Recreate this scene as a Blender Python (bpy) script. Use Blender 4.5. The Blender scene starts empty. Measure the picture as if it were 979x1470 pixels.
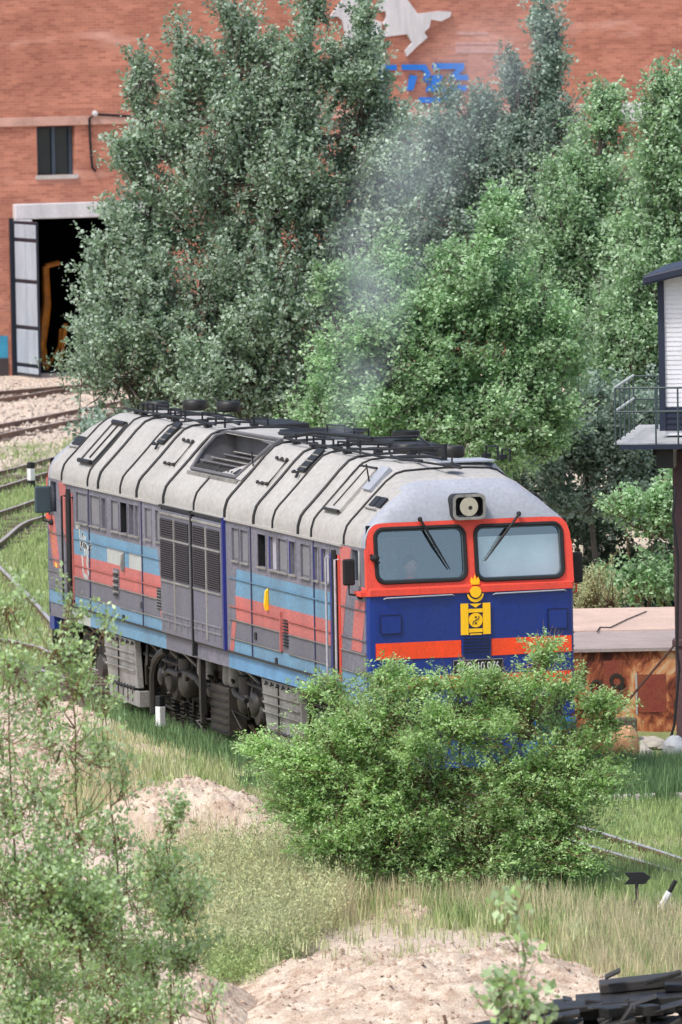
import bpy, math, random
import numpy as np
from mathutils import Vector, Matrix
R = math.radians
random.seed(7); rng = np.random.default_rng(11)
SC = bpy.context.scene
COL = SC.collection

# ------------------------------------------------------------ camera
F_PX, CX, CY = 10969.8, 489.5, 735.0
CAM = np.array([106.8567, -31.7111, 11.1146]); YAW, PITCH, ROLL = .295, .0706, -.0187
cd = np.array([-math.cos(YAW)*math.cos(PITCH), math.sin(YAW)*math.cos(PITCH), -math.sin(PITCH)])
cr0 = np.cross(cd, [0, 0, 1.]); cr0 /= np.linalg.norm(cr0); cu0 = np.cross(cr0, cd)
cr = math.cos(ROLL)*cr0 + math.sin(ROLL)*cu0; cu = -math.sin(ROLL)*cr0 + math.cos(ROLL)*cu0
cam = bpy.data.cameras.new('camera'); camo = bpy.data.objects.new('camera', cam); COL.objects.link(camo)
cam.sensor_fit = 'HORIZONTAL'; cam.sensor_width = 24.0; cam.lens = F_PX/979*24.0
cam.clip_start = 1.0; cam.clip_end = 3000
cam.dof.use_dof = True; cam.dof.focus_distance = 103.0; cam.dof.aperture_fstop = 5.6
camo.matrix_world = Matrix(((cr[0], cu[0], -cd[0], CAM[0]), (cr[1], cu[1], -cd[1], CAM[1]), (cr[2], cu[2], -cd[2], CAM[2]), (0, 0, 0, 1)))
SC.camera = camo

# ------------------------------------------------------------ sky, sun, exposure
SUN_EL, SUN_AZ = R(58), R(-60)      # azimuth of the direction TOWARDS the sun, in the world's XY plane
W = bpy.data.worlds.new('World'); SC.world = W; W.use_nodes = True
wn = W.node_tree.nodes; wl = W.node_tree.links
sky = wn.new('ShaderNodeTexSky'); sky.sky_type = 'NISHITA'; sky.sun_disc = False
sky.sun_elevation = SUN_EL; sky.sun_rotation = math.pi/2 - SUN_AZ
sky.dust_density = 4.0; sky.air_density = 1.0; sky.ozone_density = 1.0
hsv = wn.new('ShaderNodeHueSaturation'); hsv.inputs['Saturation'].default_value = 1.0
wl.new(sky.outputs[0], hsv.inputs['Color']); wl.new(hsv.outputs[0], wn['Background'].inputs[0])
wn['Background'].inputs[1].default_value = .125
sl = bpy.data.lights.new('sun', 'SUN'); sl.energy = 1.5; sl.angle = R(10); sl.color = (1, .98, .95)
so = bpy.data.objects.new('sun', sl); COL.objects.link(so)
sdir = Vector((math.cos(SUN_EL)*math.cos(SUN_AZ), math.cos(SUN_EL)*math.sin(SUN_AZ), math.sin(SUN_EL)))
so.rotation_euler = sdir.to_track_quat('Z', 'Y').to_euler()
SC.view_settings.view_transform = 'Standard'; SC.view_settings.look = 'None'
SC.view_settings.exposure = .84; SC.view_settings.gamma = 1
SC.render.engine = 'CYCLES'
SC.cycles.max_bounces = 6; SC.cycles.transparent_max_bounces = 8; SC.cycles.volume_bounces = 2
SC.cycles.use_denoising = True

# ------------------------------------------------------------ positions measured off the camera survey
GZ = -.18                                     # ground level (top of rail is 0)
def ray(x, y): return cd + (x-CX)/F_PX*cr - (y-CY)/F_PX*cu
def gnd(x, y, z=GZ):
    v = ray(x, y); return CAM + v*((z-CAM[2])/v[2])
def at(x, y, depth): return CAM + ray(x, y)*depth
FH = np.array([-math.cos(YAW), math.sin(YAW), 0.]); RH = np.array([math.sin(YAW), math.cos(YAW), 0.])
def pjv(P):
    v = P-CAM; z = v@cd
    return CX+F_PX*(v@cr)/z, CY-F_PX*(v@cu)/z, z

# ------------------------------------------------------------ materials
def lin(c): return tuple(((x/255)/12.92 if x/255 <= .04045 else ((x/255+.055)/1.055)**2.4) for x in c)
MATS = {}
def mat(name, c, rough=.6, metal=0, var=.25, scale=3, c2=None, streak=False, bump=0, bscale=30, spec=.4, thr=(.35, .7), coat=0):
    """painted or raw surface: base colour broken up by two noises, c2 = dirt colour"""
    if name in MATS: return MATS[name]
    m = bpy.data.materials.new(name); m.use_nodes = True; n = m.node_tree.nodes; l = m.node_tree.links
    b = n['Principled BSDF']; b.inputs['Roughness'].default_value = rough; b.inputs['Metallic'].default_value = metal
    b.inputs['Specular IOR Level'].default_value = spec; b.inputs['Coat Weight'].default_value = coat
    c = tuple(c); c2 = c2 or tuple(x*.45+.012 for x in c)
    tc = n.new('ShaderNodeTexCoord'); mp = n.new('ShaderNodeMapping'); l.new(tc.outputs['Object'], mp.inputs[0])
    mp.inputs['Scale'].default_value = (1, 1, .22) if streak else (1, 1, 1)
    n1 = n.new('ShaderNodeTexNoise'); n1.inputs['Scale'].default_value = scale; n1.inputs['Detail'].default_value = 7; n1.inputs['Roughness'].default_value = .65
    l.new(mp.outputs[0], n1.inputs['Vector'])
    rp = n.new('ShaderNodeMapRange'); rp.inputs['From Min'].default_value = thr[0]; rp.inputs['From Max'].default_value = thr[1]
    rp.inputs['To Max'].default_value = var*2
    l.new(n1.outputs[0], rp.inputs[0])
    mx = n.new('ShaderNodeMix'); mx.data_type = 'RGBA'; mx.inputs['A'].default_value = (*c, 1); mx.inputs['B'].default_value = (*c2, 1)
    l.new(rp.outputs[0], mx.inputs['Factor'])
    n2 = n.new('ShaderNodeTexNoise'); n2.inputs['Scale'].default_value = scale*14; n2.inputs['Detail'].default_value = 4
    l.new(tc.outputs['Object'], n2.inputs['Vector'])
    r2 = n.new('ShaderNodeMapRange'); r2.inputs['To Min'].default_value = 1-var*.7; r2.inputs['To Max'].default_value = 1+var*.7
    r2.inputs['From Min'].default_value = .25; r2.inputs['From Max'].default_value = .75
    l.new(n2.outputs[0], r2.inputs[0])
    mu = n.new('ShaderNodeVectorMath'); mu.operation = 'MULTIPLY'; l.new(mx.outputs['Result'], mu.inputs[0]); l.new(r2.outputs[0], mu.inputs[1])
    l.new(mu.outputs[0], b.inputs['Base Color'])
    if bump:
        bp = n.new('ShaderNodeBump'); bp.inputs['Strength'].default_value = bump; bp.inputs['Distance'].default_value = .02
        n3 = n.new('ShaderNodeTexNoise'); n3.inputs['Scale'].default_value = bscale; l.new(tc.outputs['Object'], n3.inputs['Vector'])
        l.new(n3.outputs[0], bp.inputs['Height']); l.new(bp.outputs[0], b.inputs['Normal'])
    MATS[name] = m; return m

def leafmat(name, c, back, tr=.35, rough=.45, spec=.5, spread=.45):
    m = bpy.data.materials.new(name); m.use_nodes = True; n = m.node_tree.nodes; l = m.node_tree.links
    b = n['Principled BSDF']; b.inputs['Roughness'].default_value = rough; b.inputs['Specular IOR Level'].default_value = spec
    at_ = n.new('ShaderNodeAttribute'); at_.attribute_name = 'rnd'
    mr = n.new('ShaderNodeMapRange'); mr.inputs['To Min'].default_value = 1-spread; mr.inputs['To Max'].default_value = 1+spread
    l.new(at_.outputs['Fac'], mr.inputs[0])
    g = n.new('ShaderNodeNewGeometry'); mx = n.new('ShaderNodeMix'); mx.data_type = 'RGBA'
    mx.inputs['A'].default_value = (*c, 1); mx.inputs['B'].default_value = (*back, 1); l.new(g.outputs['Backfacing'], mx.inputs['Factor'])
    mu = n.new('ShaderNodeVectorMath'); mu.operation = 'MULTIPLY'; l.new(mx.outputs['Result'], mu.inputs[0]); l.new(mr.outputs[0], mu.inputs[1])
    l.new(mu.outputs[0], b.inputs['Base Color'])
    t = n.new('ShaderNodeBsdfTranslucent'); l.new(mu.outputs[0], t.inputs[0])
    ms = n.new('ShaderNodeMixShader'); ms.inputs[0].default_value = tr; l.new(b.outputs[0], ms.inputs[1]); l.new(t.outputs[0], ms.inputs[2])
    l.new(ms.outputs[0], n['Material Output'].inputs[0])
    return m

def glassmat(name, tint, refl=.3, rough=.05):
    m = bpy.data.materials.new(name); m.use_nodes = True; n = m.node_tree.nodes; l = m.node_tree.links
    for x in list(n):
        if x.type == 'BSDF_PRINCIPLED': n.remove(x)
    t = n.new('ShaderNodeBsdfTransparent'); t.inputs[0].default_value = (*tint, 1)
    g = n.new('ShaderNodeBsdfGlossy'); g.inputs['Roughness'].default_value = rough; g.inputs[0].default_value = (.8, .92, 1, 1)
    ms = n.new('ShaderNodeMixShader'); ms.inputs[0].default_value = refl
    l.new(t.outputs[0], ms.inputs[1]); l.new(g.outputs[0], ms.inputs[2]); l.new(ms.outputs[0], n['Material Output'].inputs[0])
    return m

# ------------------------------------------------------------ mesh builder
class MB:
    def __init__(s): s.v = []; s.f = []; s.m = []; s.mats = []
    def mi(s, m):
        if m not in s.mats: s.mats.append(m)
        return s.mats.index(m)
    def add(s, vs, fs, m):
        o = len(s.v); k = s.mi(m); s.v += [tuple(map(float, p)) for p in vs]
        s.f += [tuple(i+o for i in f) for f in fs]; s.m += [k]*len(fs); return s
    def quad(s, a, b, c, d, m): return s.add([a, b, c, d], [(0, 1, 2, 3)], m)
    def box(s, c, d, m, rz=0, M=None):
        hx, hy, hz = d[0]/2, d[1]/2, d[2]/2
        vs = [Vector((x*hx, y*hy, z*hz)) for x in (-1, 1) for y in (-1, 1) for z in (-1, 1)]
        if M is not None: vs = [M @ p for p in vs]
        if rz: q = Matrix.Rotation(rz, 3, 'Z'); vs = [q @ p for p in vs]
        vs = [p+Vector(c) for p in vs]
        return s.add(vs, [(0, 1, 3, 2), (4, 6, 7, 5), (0, 4, 5, 1), (2, 3, 7, 6), (0, 2, 6, 4), (1, 5, 7, 3)], m)
    def slab(s, x0, x1, y0, y1, z0, z1, m): return s.box(((x0+x1)/2, (y0+y1)/2, (z0+z1)/2), (abs(x1-x0), abs(y1-y0), abs(z1-z0)), m)
    def tube(s, pts, r, m, n=8, cap=True):
        P = [Vector(p) for p in pts]; rr = r if hasattr(r, '__len__') else [r]*len(P); rings = []; up = None; vs = []; fs = []
        for i, p in enumerate(P):
            t = (P[min(i+1, len(P)-1)]-P[max(i-1, 0)]); t = t.normalized() if t.length > 1e-9 else Vector((0, 0, 1))
            if up is None: up = t.orthogonal().normalized()
            up = (up-t*up.dot(t)); up = up.normalized() if up.length > 1e-6 else t.orthogonal().normalized()
            b = t.cross(up)
            for k in range(n):
                a = 2*math.pi*k/n; vs.append(p+(up*math.cos(a)+b*math.sin(a))*rr[i])
        for i in range(len(P)-1):
            for k in range(n):
                fs.append((i*n+k, i*n+(k+1) % n, (i+1)*n+(k+1) % n, (i+1)*n+k))
        if cap: fs += [tuple(range(n-1, -1, -1)), tuple((len(P)-1)*n+k for k in range(n))]
        return s.add(vs, fs, m)
    def cyl(s, a, b, r, m, n=20): return s.tube([a, b], r, m, n)
    def lathe(s, c, prof, axis, m, n=24):
        """prof = [(radius, distance along axis)]"""
        ax = Vector(axis).normalized(); u = ax.orthogonal().normalized(); w = ax.cross(u); c = Vector(c); vs = []; fs = []
        for r_, h in prof:
            for k in range(n):
                a = 2*math.pi*k/n; vs.append(c+ax*h+(u*math.cos(a)+w*math.sin(a))*r_)
        for i in range(len(prof)-1):
            for k in range(n): fs.append((i*n+k, i*n+(k+1) % n, (i+1)*n+(k+1) % n, (i+1)*n+k))
        fs += [tuple(range(n-1, -1, -1)), tuple((len(prof)-1)*n+k for k in range(n))]
        return s.add(vs, fs, m)
    def prism(s, poly, off, m):
        """closed 3-D polygon extruded by vector off"""
        n = len(poly); P = [Vector(p) for p in poly]; o = Vector(off)
        return s.add(P+[p+o for p in P], [tuple(range(n-1, -1, -1)), tuple(range(n, 2*n))]+[(i, (i+1) % n, (i+1) % n+n, i+n) for i in range(n)], m)
    def sphere(s, c, r, m, n=12, k=8, sc=(1, 1, 1)):
        vs = []; fs = []
        for i in range(k+1):
            th = math.pi*i/k
            for j in range(n):
                a = 2*math.pi*j/n; vs.append((c[0]+r*sc[0]*math.sin(th)*math.cos(a), c[1]+r*sc[1]*math.sin(th)*math.sin(a), c[2]+r*sc[2]*math.cos(th)))
        for i in range(k):
            for j in range(n): fs.append((i*n+j, (i+1)*n+j, (i+1)*n+(j+1) % n, i*n+(j+1) % n))
        return s.add(vs, fs, m)
    def build(s, name, parent=None, smooth=False, bevel=0, label=None):
        me = bpy.data.meshes.new(name); me.from_pydata(s.v, [], s.f)
        for m in s.mats: me.materials.append(m)
        me.polygons.foreach_set('material_index', s.m)
        if smooth:
            me.polygons.foreach_set('use_smooth', [True]*len(s.f))
            try: me.set_sharp_from_angle(angle=R(40))
            except Exception: pass
        me.update(); o = bpy.data.objects.new(name, me); COL.objects.link(o)
        if parent is not None: o.parent = parent
        if bevel:
            b = o.modifiers.new('bevel', 'BEVEL'); b.width = bevel; b.segments = 2; b.limit_method = 'ANGLE'
        if label: o['label'] = label
        return o

def thing(name, label, cat, loc=(0, 0, 0), group=None, rz=0):
    o = bpy.data.objects.new(name, None); COL.objects.link(o); o.location = loc; o.rotation_euler = (0, 0, rz)
    o['label'] = label; o['category'] = cat
    if group: o['group'] = group
    return o
def tag(o, label=None, cat=None, group=None, kind=None):
    if label: o['label'] = label
    if cat: o['category'] = cat
    if group: o['group'] = group
    if kind: o['kind'] = kind
    return o
def reparent(o, root):      # part built in world space put under a thing whose Empty is elsewhere
    o.parent = root; o.matrix_parent_inverse = Matrix.LocRotScale(root.location, root.rotation_euler, (1, 1, 1)).inverted(); return o
def copy_tree(o, parent=None):
    c = o.copy(); COL.objects.link(c); c.parent = parent
    for ch in [x for x in bpy.data.objects if x.parent == o]: copy_tree(ch, c)
    return c
def text(name, s, size, m, M, parent, depth=.004):
    cu_ = bpy.data.curves.new(name, 'FONT'); cu_.body = s; cu_.size = size; cu_.extrude = depth; cu_.align_x = 'CENTER'; cu_.align_y = 'CENTER'
    t = bpy.data.objects.new('tmp', cu_); COL.objects.link(t); dg = bpy.context.evaluated_depsgraph_get()
    me = bpy.data.meshes.new_from_object(t.evaluated_get(dg)); bpy.data.objects.remove(t); me.materials.clear(); me.materials.append(m)
    me.transform(M); o = bpy.data.objects.new(name, me); COL.objects.link(o); o.parent = parent; return o

# ------------------------------------------------------------ foliage
def quadmesh(name, V, m, rnd, parent=None, nper=4):
    """V: (N, nper, 3) array of faces"""
    N = len(V); me = bpy.data.meshes.new(name); me.vertices.add(N*nper); me.vertices.foreach_set('co', V.reshape(-1).astype(np.float32))
    me.loops.add(N*nper); me.loops.foreach_set('vertex_index', np.arange(N*nper, dtype=np.int32))
    me.polygons.add(N); me.polygons.foreach_set('loop_start', np.arange(0, N*nper, nper, dtype=np.int32))
    try: me.polygons.foreach_set('loop_total', np.full(N, nper, dtype=np.int32))
    except Exception: pass
    a = me.attributes.new('rnd', 'FLOAT', 'POINT'); a.data.foreach_set('value', np.repeat(rnd, nper).astype(np.float32))
    me.materials.append(m); me.update(calc_edges=True); me.validate()
    o = bpy.data.objects.new(name, me); COL.objects.link(o)
    if parent is not None: o.parent = parent
    return o
def unit(a): return a/np.maximum(np.linalg.norm(a, axis=-1, keepdims=True), 1e-9)
def leaf_quads(P, D, size, aspect=.7, up=.35):
    """rhombic leaves at P growing along D"""
    N = len(P); s = size*rng.uniform(.6, 1.3, (N, 1))
    nrm = rng.normal(size=(N, 3)); nrm[:, 2] = nrm[:, 2]+up*2; nrm = unit(nrm)
    ax = unit(D+rng.normal(size=(N, 3))*.7); ax = unit(ax-nrm*np.sum(ax*nrm, 1, keepdims=True)); sd = np.cross(nrm, ax)
    w = s*aspect/2
    return np.stack([P, P+ax*s*.45+sd*w+nrm*s*.06, P+ax*s, P+ax*s*.45-sd*w+nrm*s*.06], 1)
def shoots(lobes, n_sh, per, L, rad, upw=.6, size=.09, aspect=.75, hollow=.45, lup=.35, sag=0, clump=16, clr=.6):
    """lobes: (centre(3), radii(3), weight); shoots start inside the lobe and run outward and upward"""
    vol = np.array([w*(r[0]*r[2])**.9 for c, r, w in lobes]); vol /= vol.sum(); Q = []; RN = []; axes = []
    for (c, r, w), f in zip(lobes, vol):
        k = max(3, int(n_sh*f)); d = unit(rng.normal(size=(k, 3))); rr = rng.uniform(hollow, 1, (k, 1))**.6
        S = c+d*rr*r
        if clump:                                  # shoots gather in boughs with gaps between them
            m_ = max(3, int(k/clump)); cd_ = unit(rng.normal(size=(m_, 3))); cs = c+cd_*(rng.uniform(hollow**2, 1, (m_, 1))**.5)*r; ci = rng.integers(0, m_, k)
            cr2 = np.clip(r*.42, .08, clr)*rng.uniform(.5, 1.2, (m_, 1))[ci]; S = cs[ci]+rng.normal(size=(k, 3))*cr2*.6*np.array([1, 1, .8]); d = unit((S-c)/r); brt = rng.uniform(0, 1, m_)[ci][:, None]
        out = d*np.array([1, 1, .7]); dirv = unit(out*(1-upw)+np.array([0, 0, 1])*upw+rng.normal(size=(k, 3))*.28)
        Ls = L*rng.uniform(.55, 1.3, (k, 1))
        t = rng.uniform(0, 1, (k, per))**.8; sr = rad*(1.15-t*.85)*rng.uniform(.6, 1.25, (k, 1))
        off = rng.normal(size=(k, per, 3))*.55
        P = S[:, None]-dirv[:, None]*Ls[:, None]*.45+dirv[:, None]*(t*Ls)[..., None]+off*sr[..., None]
        P[..., 2] -= sag*(t*Ls)**2
        D = np.broadcast_to(dirv[:, None], P.shape)*.6+unit(off)*.7
        Q.append(leaf_quads(P.reshape(-1, 3), D.reshape(-1, 3), size, aspect, lup))
        base = rng.uniform(0, 1, (k, 1)) if not clump else brt*.6+rng.uniform(0, .4, (k, 1)); RN.append((base*.55+rng.uniform(0, 1, (k, per))*.45).reshape(-1))
        axes += [(S[i]-dirv[i]*Ls[i]*.45, S[i]+dirv[i]*Ls[i]*.5) for i in range(k)]
    return np.concatenate(Q), np.concatenate(RN), axes
def lob(px, py, rx, ry, depth, dd=0, w=1, thick=1.0):
    c = at(px, py, depth+dd); k = depth/F_PX
    a, b = rx*k, ry*k
    # radii in world axes: lateral spread a, vertical b, depth a*thick
    return (c, np.array([a*thick*.9+.1, a*.95+.05, b]), w)
def tree(name, label, cat, trunk_px, depth, lobes, m, bark, n_sh, per=34, L=.8, rad=.2, size=.1, group=None, upw=.6, tr=.16, aspect=.75, hollow=.45, lup=.35, twig=.012, zb=GZ, trunks=1, stems=None, limb=1, sag=0, clump=16, clr=.6):
    b = at(trunk_px, 735, depth); base = Vector((b[0], b[1], zb))
    root = thing(name, label, cat, base, group)
    LB = [lob(*l[:4], depth, *(l[4:])) for l in lobes]
    Q, rn, axes = shoots(LB, n_sh, per, L, rad, upw, size, aspect, hollow, lup, sag, clump, clr)
    cr_ = quadmesh('crown', Q-np.array(base), m, rn, root)
    t = MB(); top = max(LB, key=lambda q: q[0][2]); zt = top[0][2]-base.z
    starts = []
    for s in range(trunks):
        o = Vector((random.uniform(-.3, .3), random.uniform(-.3, .3), -.1)) if trunks > 1 else Vector((0, 0, -.1))
        tgt = Vector(LB[s % len(LB)][0])-base if trunks > 1 else Vector(top[0])-base
        pts = []; N = 9
        for i in range(N+1):
            f = i/N; p = o.lerp(Vector((tgt.x, tgt.y, tgt.z)), f); p.x = o.x+(tgt.x-o.x)*f**1.5; p.y = o.y+(tgt.y-o.y)*f**1.5
            p += Vector((random.uniform(-1, 1), random.uniform(-1, 1), 0))*.05*(f > 0)*max(.3, zt/10); pts.append(p)
        t.tube(pts, [tr*(1-.85*i/N) for i in range(N+1)], bark, 7); starts += pts[2:-1]
    ends = []
    for c, r, w in LB:
        c = Vector(c)-base
        cand = [p for p in starts if p.z < c.z] or [starts[0]]
        s0 = min(cand, key=lambda p: (p-c).length+abs((c.z-p.z)-.7*(p.xy-c.xy).length)*.5)
        mid = s0.lerp(c, .5)+Vector((random.uniform(-.15, .15), random.uniform(-.15, .15), -.12*(s0-c).length))
        t.tube([s0, s0.lerp(mid, .6), mid, mid.lerp(c, .6), c], [tr*.42*limb, tr*.36*limb, tr*.3*limb, tr*.2*limb, tr*.1*limb], bark, 5); ends += [(c, mid)]
    for a, b_ in axes[::2]:
        a = Vector(a)-base; b_ = Vector(b_)-base; c, mid = min(ends, key=lambda q: (q[0]-a).length)
        t.tube([c.lerp(a, .25), c.lerp(a, .6)+Vector((0, 0, -.05)), a, b_], [twig*1.4, twig*1.2, twig, twig*.4], bark, 3, cap=False)
    t.build('trunk', root, smooth=True)
    return root
def grass(name, P, h, w, m, lean=.35, nblade=1):
    N = len(P); H = h*rng.uniform(.5, 1.25, (N, 1)); a = rng.uniform(0, 2*np.pi, N); sd = np.stack([np.cos(a), np.sin(a), 0*a], 1)*w*rng.uniform(.6, 1.3, (N, 1))/2
    b = rng.uniform(0, 2*np.pi, N); ln = np.stack([np.cos(b), np.sin(b), 0*b], 1)*lean*rng.uniform(.1, 1, (N, 1))*H
    upv = np.array([0, 0, 1.])
    p1 = P+ln*.3+upv*H*.55; p2 = P+ln+upv*H
    Q = np.concatenate([np.stack([P-sd, P+sd, p1+sd*.8, p1-sd*.8], 1), np.stack([p1-sd*.8, p1+sd*.8, p2+sd*.15, p2-sd*.15], 1)])
    r = rng.uniform(0, 1, N); return Q, np.concatenate([r, r])
def poly_px(poly, n):
    P = np.array(poly, float); x0, y0 = P.min(0); x1, y1 = P.max(0); out = []
    while len(out) < n:
        x = rng.uniform(x0, x1, n); y = rng.uniform(y0, y1, n); ins = np.zeros(n, bool); j = len(P)-1
        for i in range(len(P)):
            c = ((P[i, 1] > y) != (P[j, 1] > y)) & (x < (P[j, 0]-P[i, 0])*(y-P[i, 1])/(P[j, 1]-P[i, 1]+1e-9)+P[i, 0]); ins ^= c; j = i
        out += list(zip(x[ins], y[ins]))
    return np.array(out[:n])
def clumpy(XY, k, n, sx, sy):
    c = XY[rng.integers(0, len(XY), k)]; i = rng.integers(0, k, n); return c[i]+rng.normal(size=(n, 2))*[sx, sy]

# ============================================================ SETTING
# height field of the ground (gentle), shared by grass and heaps
def gh(P):
    x, y = P[..., 0], P[..., 1]
    return .05*np.sin(x*.9+y*.6)*np.cos(y*1.3-x*.4)+.03*np.sin(x*2.7+1)*np.sin(y*3.1)
def G(x, y, z=None):
    p = gnd(x, y, GZ if z is None else z)
    return p

def ground_mat():
    m = bpy.data.materials.new('yard_ground'); m.use_nodes = True; n = m.node_tree.nodes; l = m.node_tree.links; b = n['Principled BSDF']
    b.inputs['Roughness'].default_value = .95; b.inputs['Specular IOR Level'].default_value = .1
    tc = n.new('ShaderNodeTexCoord')
    def noise(s, d=6, r=.6):
        q = n.new('ShaderNodeTexNoise'); q.inputs['Scale'].default_value = s; q.inputs['Detail'].default_value = d; q.inputs['Roughness'].default_value = r
        l.new(tc.outputs['Object'], q.inputs['Vector']); return q
    def ramp(src, stops):
        q = n.new('ShaderNodeValToRGB'); e = q.color_ramp.elements
        while len(e) < len(stops): e.new(.5)
        for i, (p, c) in enumerate(stops): e[i].position = p; e[i].color = (*c, 1)
        l.new(src, q.inputs[0]); return q
    n1 = noise(1.1); n2 = noise(14, 8, .7); n3 = noise(.35)
    dirt = ramp(n2.outputs[0], [(.25, (.33, .27, .22)), (.5, (.6, .51, .43)), (.75, (.76, .67, .58))])
    grs = ramp(noise(9, 6, .7).outputs[0], [(.25, (.12, .17, .07)), (.5, (.23, .29, .13)), (.8, (.42, .42, .24))])
    a = n.new('ShaderNodeAttribute'); a.attribute_name = 'grass'
    ad = n.new('ShaderNodeMath'); ad.operation = 'MULTIPLY_ADD'; ad.inputs[1].default_value = 1.6; l.new(n1.outputs[0], ad.inputs[0])
    sm = n.new('ShaderNodeMath'); sm.operation = 'SUBTRACT'; sm.inputs[1].default_value = 1.3; l.new(a.outputs['Fac'], sm.inputs[0]); l.new(sm.outputs[0], ad.inputs[2])
    ad2 = n.new('ShaderNodeMath'); ad2.operation = 'MULTIPLY_ADD'; ad2.inputs[1].default_value = .9; l.new(n2.outputs[0], ad2.inputs[0]); l.new(ad.outputs[0], ad2.inputs[2])
    st = n.new('ShaderNodeMapRange'); st.inputs['From Min'].default_value = .35; st.inputs['From Max'].default_value = .75; l.new(ad2.outputs[0], st.inputs[0])
    mx = n.new('ShaderNodeMix'); mx.data_type = 'RGBA'; l.new(st.outputs[0], mx.inputs['Factor']); l.new(dirt.outputs[0], mx.inputs['A']); l.new(grs.outputs[0], mx.inputs['B'])
    gr = ramp(n3.outputs[0], [(.35, (.8, .78, .76)), (.65, (1.08, 1.02, .98))])
    mu = n.new('ShaderNodeVectorMath'); mu.operation = 'MULTIPLY'; l.new(mx.outputs['Result'], mu.inputs[0]); l.new(gr.outputs[0], mu.inputs[1])
    l.new(mu.outputs[0], b.inputs['Base Color'])
    bp = n.new('ShaderNodeBump'); bp.inputs['Strength'].default_value = .5; bp.inputs['Distance'].default_value = .05; l.new(n2.outputs[0], bp.inputs['Height']); l.new(bp.outputs[0], b.inputs['Normal'])
    return m
GM = ground_mat()
us = np.concatenate([[-900, -400, -200, -100, -60, -40, -28, -20], np.arange(-15, 15.01, .2), [20, 28, 40, 60, 100, 200, 400, 900]])
ws = np.concatenate([[-300, -100, -30, 10, 40, 60, 70], np.arange(76, 130, .3), np.arange(130, 235, 1.0), [240, 260, 300, 400, 600, 1000, 1800]])
UU, WW = np.meshgrid(us, ws); O2 = np.array([CAM[0], CAM[1], 0])
GP = O2+UU[..., None]*RH+WW[..., None]*FH
GP[..., 2] = GZ+gh(GP)*np.clip((140-WW)/30, 0, 1)*np.clip((WW-60)/15, 0, 1)*np.clip((16-abs(UU))/3, 0, 1)
flat = GP.reshape(-1, 3)
px, py, pz = pjv(flat); px = np.where(pz > 5, px, 5000); py = np.where(pz > 5, py, 5000)
def blob(cx, cy, rx, ry, s=1): return s*np.clip(1.6-((px-cx)/rx)**2-((py-cy)/ry)**2, 0, 1)
gm = np.full(len(flat), .55)
gm = np.where(py < 685, .12, gm)
for b_ in [(50, 790, 170, 110, 1), (40, 645, 60, 12, .5), (60, 600, 60, 8, .35), (300, 1085, 240, 24, .8), (330, 1260, 230, 120, .75), (900, 1170, 160, 60, .85), (760, 1340, 330, 75, .9), (900, 1100, 140, 60, 1), (560, 1240, 300, 70, .9)]:
    gm = np.maximum(gm, blob(*b_)+.25)
for b_ in [(60, 1030, 130, 60, 1), (240, 1068, 80, 16, .8), (640, 1400, 330, 60, 1), (950, 1210, 60, 14, .8), (600, 1335, 240, 26, 1), (200, 1060, 160, 16, .7), (330, 1150, 120, 20, .8), (60, 1130, 160, 60, 1), (60, 1230, 160, 60, .8), (160, 1085, 140, 24, 1), (100, 1330, 200, 60, .8), (90, 580, 120, 50, .6), (170, 1180, 90, 50, .9)]:
    gm = gm-blob(*b_)*.9
gm = np.clip(gm, 0, 1)
nu, nw = len(us), len(ws); idx = np.arange(nu*nw).reshape(nw, nu)
fs = np.stack([idx[:-1, :-1], idx[:-1, 1:], idx[1:, 1:], idx[1:, :-1]], -1).reshape(-1, 4)
me = bpy.data.meshes.new('ground'); me.from_pydata(flat.tolist(), [], fs.tolist()); me.materials.append(GM)
a_ = me.attributes.new('grass', 'FLOAT', 'POINT'); a_.data.foreach_set('value', gm.astype(np.float32)); me.update()
go = bpy.data.objects.new('ground', me); COL.objects.link(go); tag(go, kind='structure')

# ------------------------------------------------------------ rails
M_rail = mat('rail_steel', (.16, .12, .10), .5, .4, .4, 6, (.3, .16, .09))
M_railtop = mat('rail_head_steel', (.62, .62, .62), .35, .5, .2, 8)
M_sleeper = mat('old_sleeper_timber', (.16, .12, .1), .9, 0, .4, 5)
def rail_obj(pts, parent, z=0, h=.16):
    b = MB(); P = [Vector(p) for p in pts]
    prof = [(-.065, -h), (.065, -h), (.012, -h+.03), (.012, -.04), (.036, -.03), (.036, 0), (-.036, 0), (-.036, -.03), (-.012, -.04), (-.012, -h+.03)]
    vs = []; k = len(prof)
    for i, p in enumerate(P):
        t = (P[min(i+1, len(P)-1)]-P[max(0, i-1)]); t.z = 0; t.normalize(); s = Vector((-t.y, t.x, 0))
        for a, c in prof: vs.append(p+s*a+Vector((0, 0, c+z)))
    f1 = []; f2 = []
    for i in range(len(P)-1):
        for j in range(k): (f2 if j == 5 else f1).append((i*k+j, i*k+(j+1) % k, (i+1)*k+(j+1) % k, (i+1)*k+j))
    o = len(b.v); b.add(vs, f1, M_rail); kk = b.mi(M_railtop); b.f += f2; b.m += [kk]*len(f2)
    return b.build('rail', parent)
def dense(pts, z, step=1.0):
    P = [Vector(gnd(x, y, z)) for x, y in pts]; out = []
    # Catmull-Rom
    Q = [P[0]*2-P[1]]+P+[P[-1]*2-P[-2]]
    for i in range(1, len(Q)-2):
        n = max(2, int((Q[i+1]-Q[i]).length/step))
        for j in range(n):
            t = j/n; a, b, c, d = Q[i-1], Q[i], Q[i+1], Q[i+2]
            out.append(.5*((2*b)+(c-a)*t+(2*a-5*b+4*c-d)*t*t+(3*b-a-3*c+d)*t**3))
    return out+[P[-1]]
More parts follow.
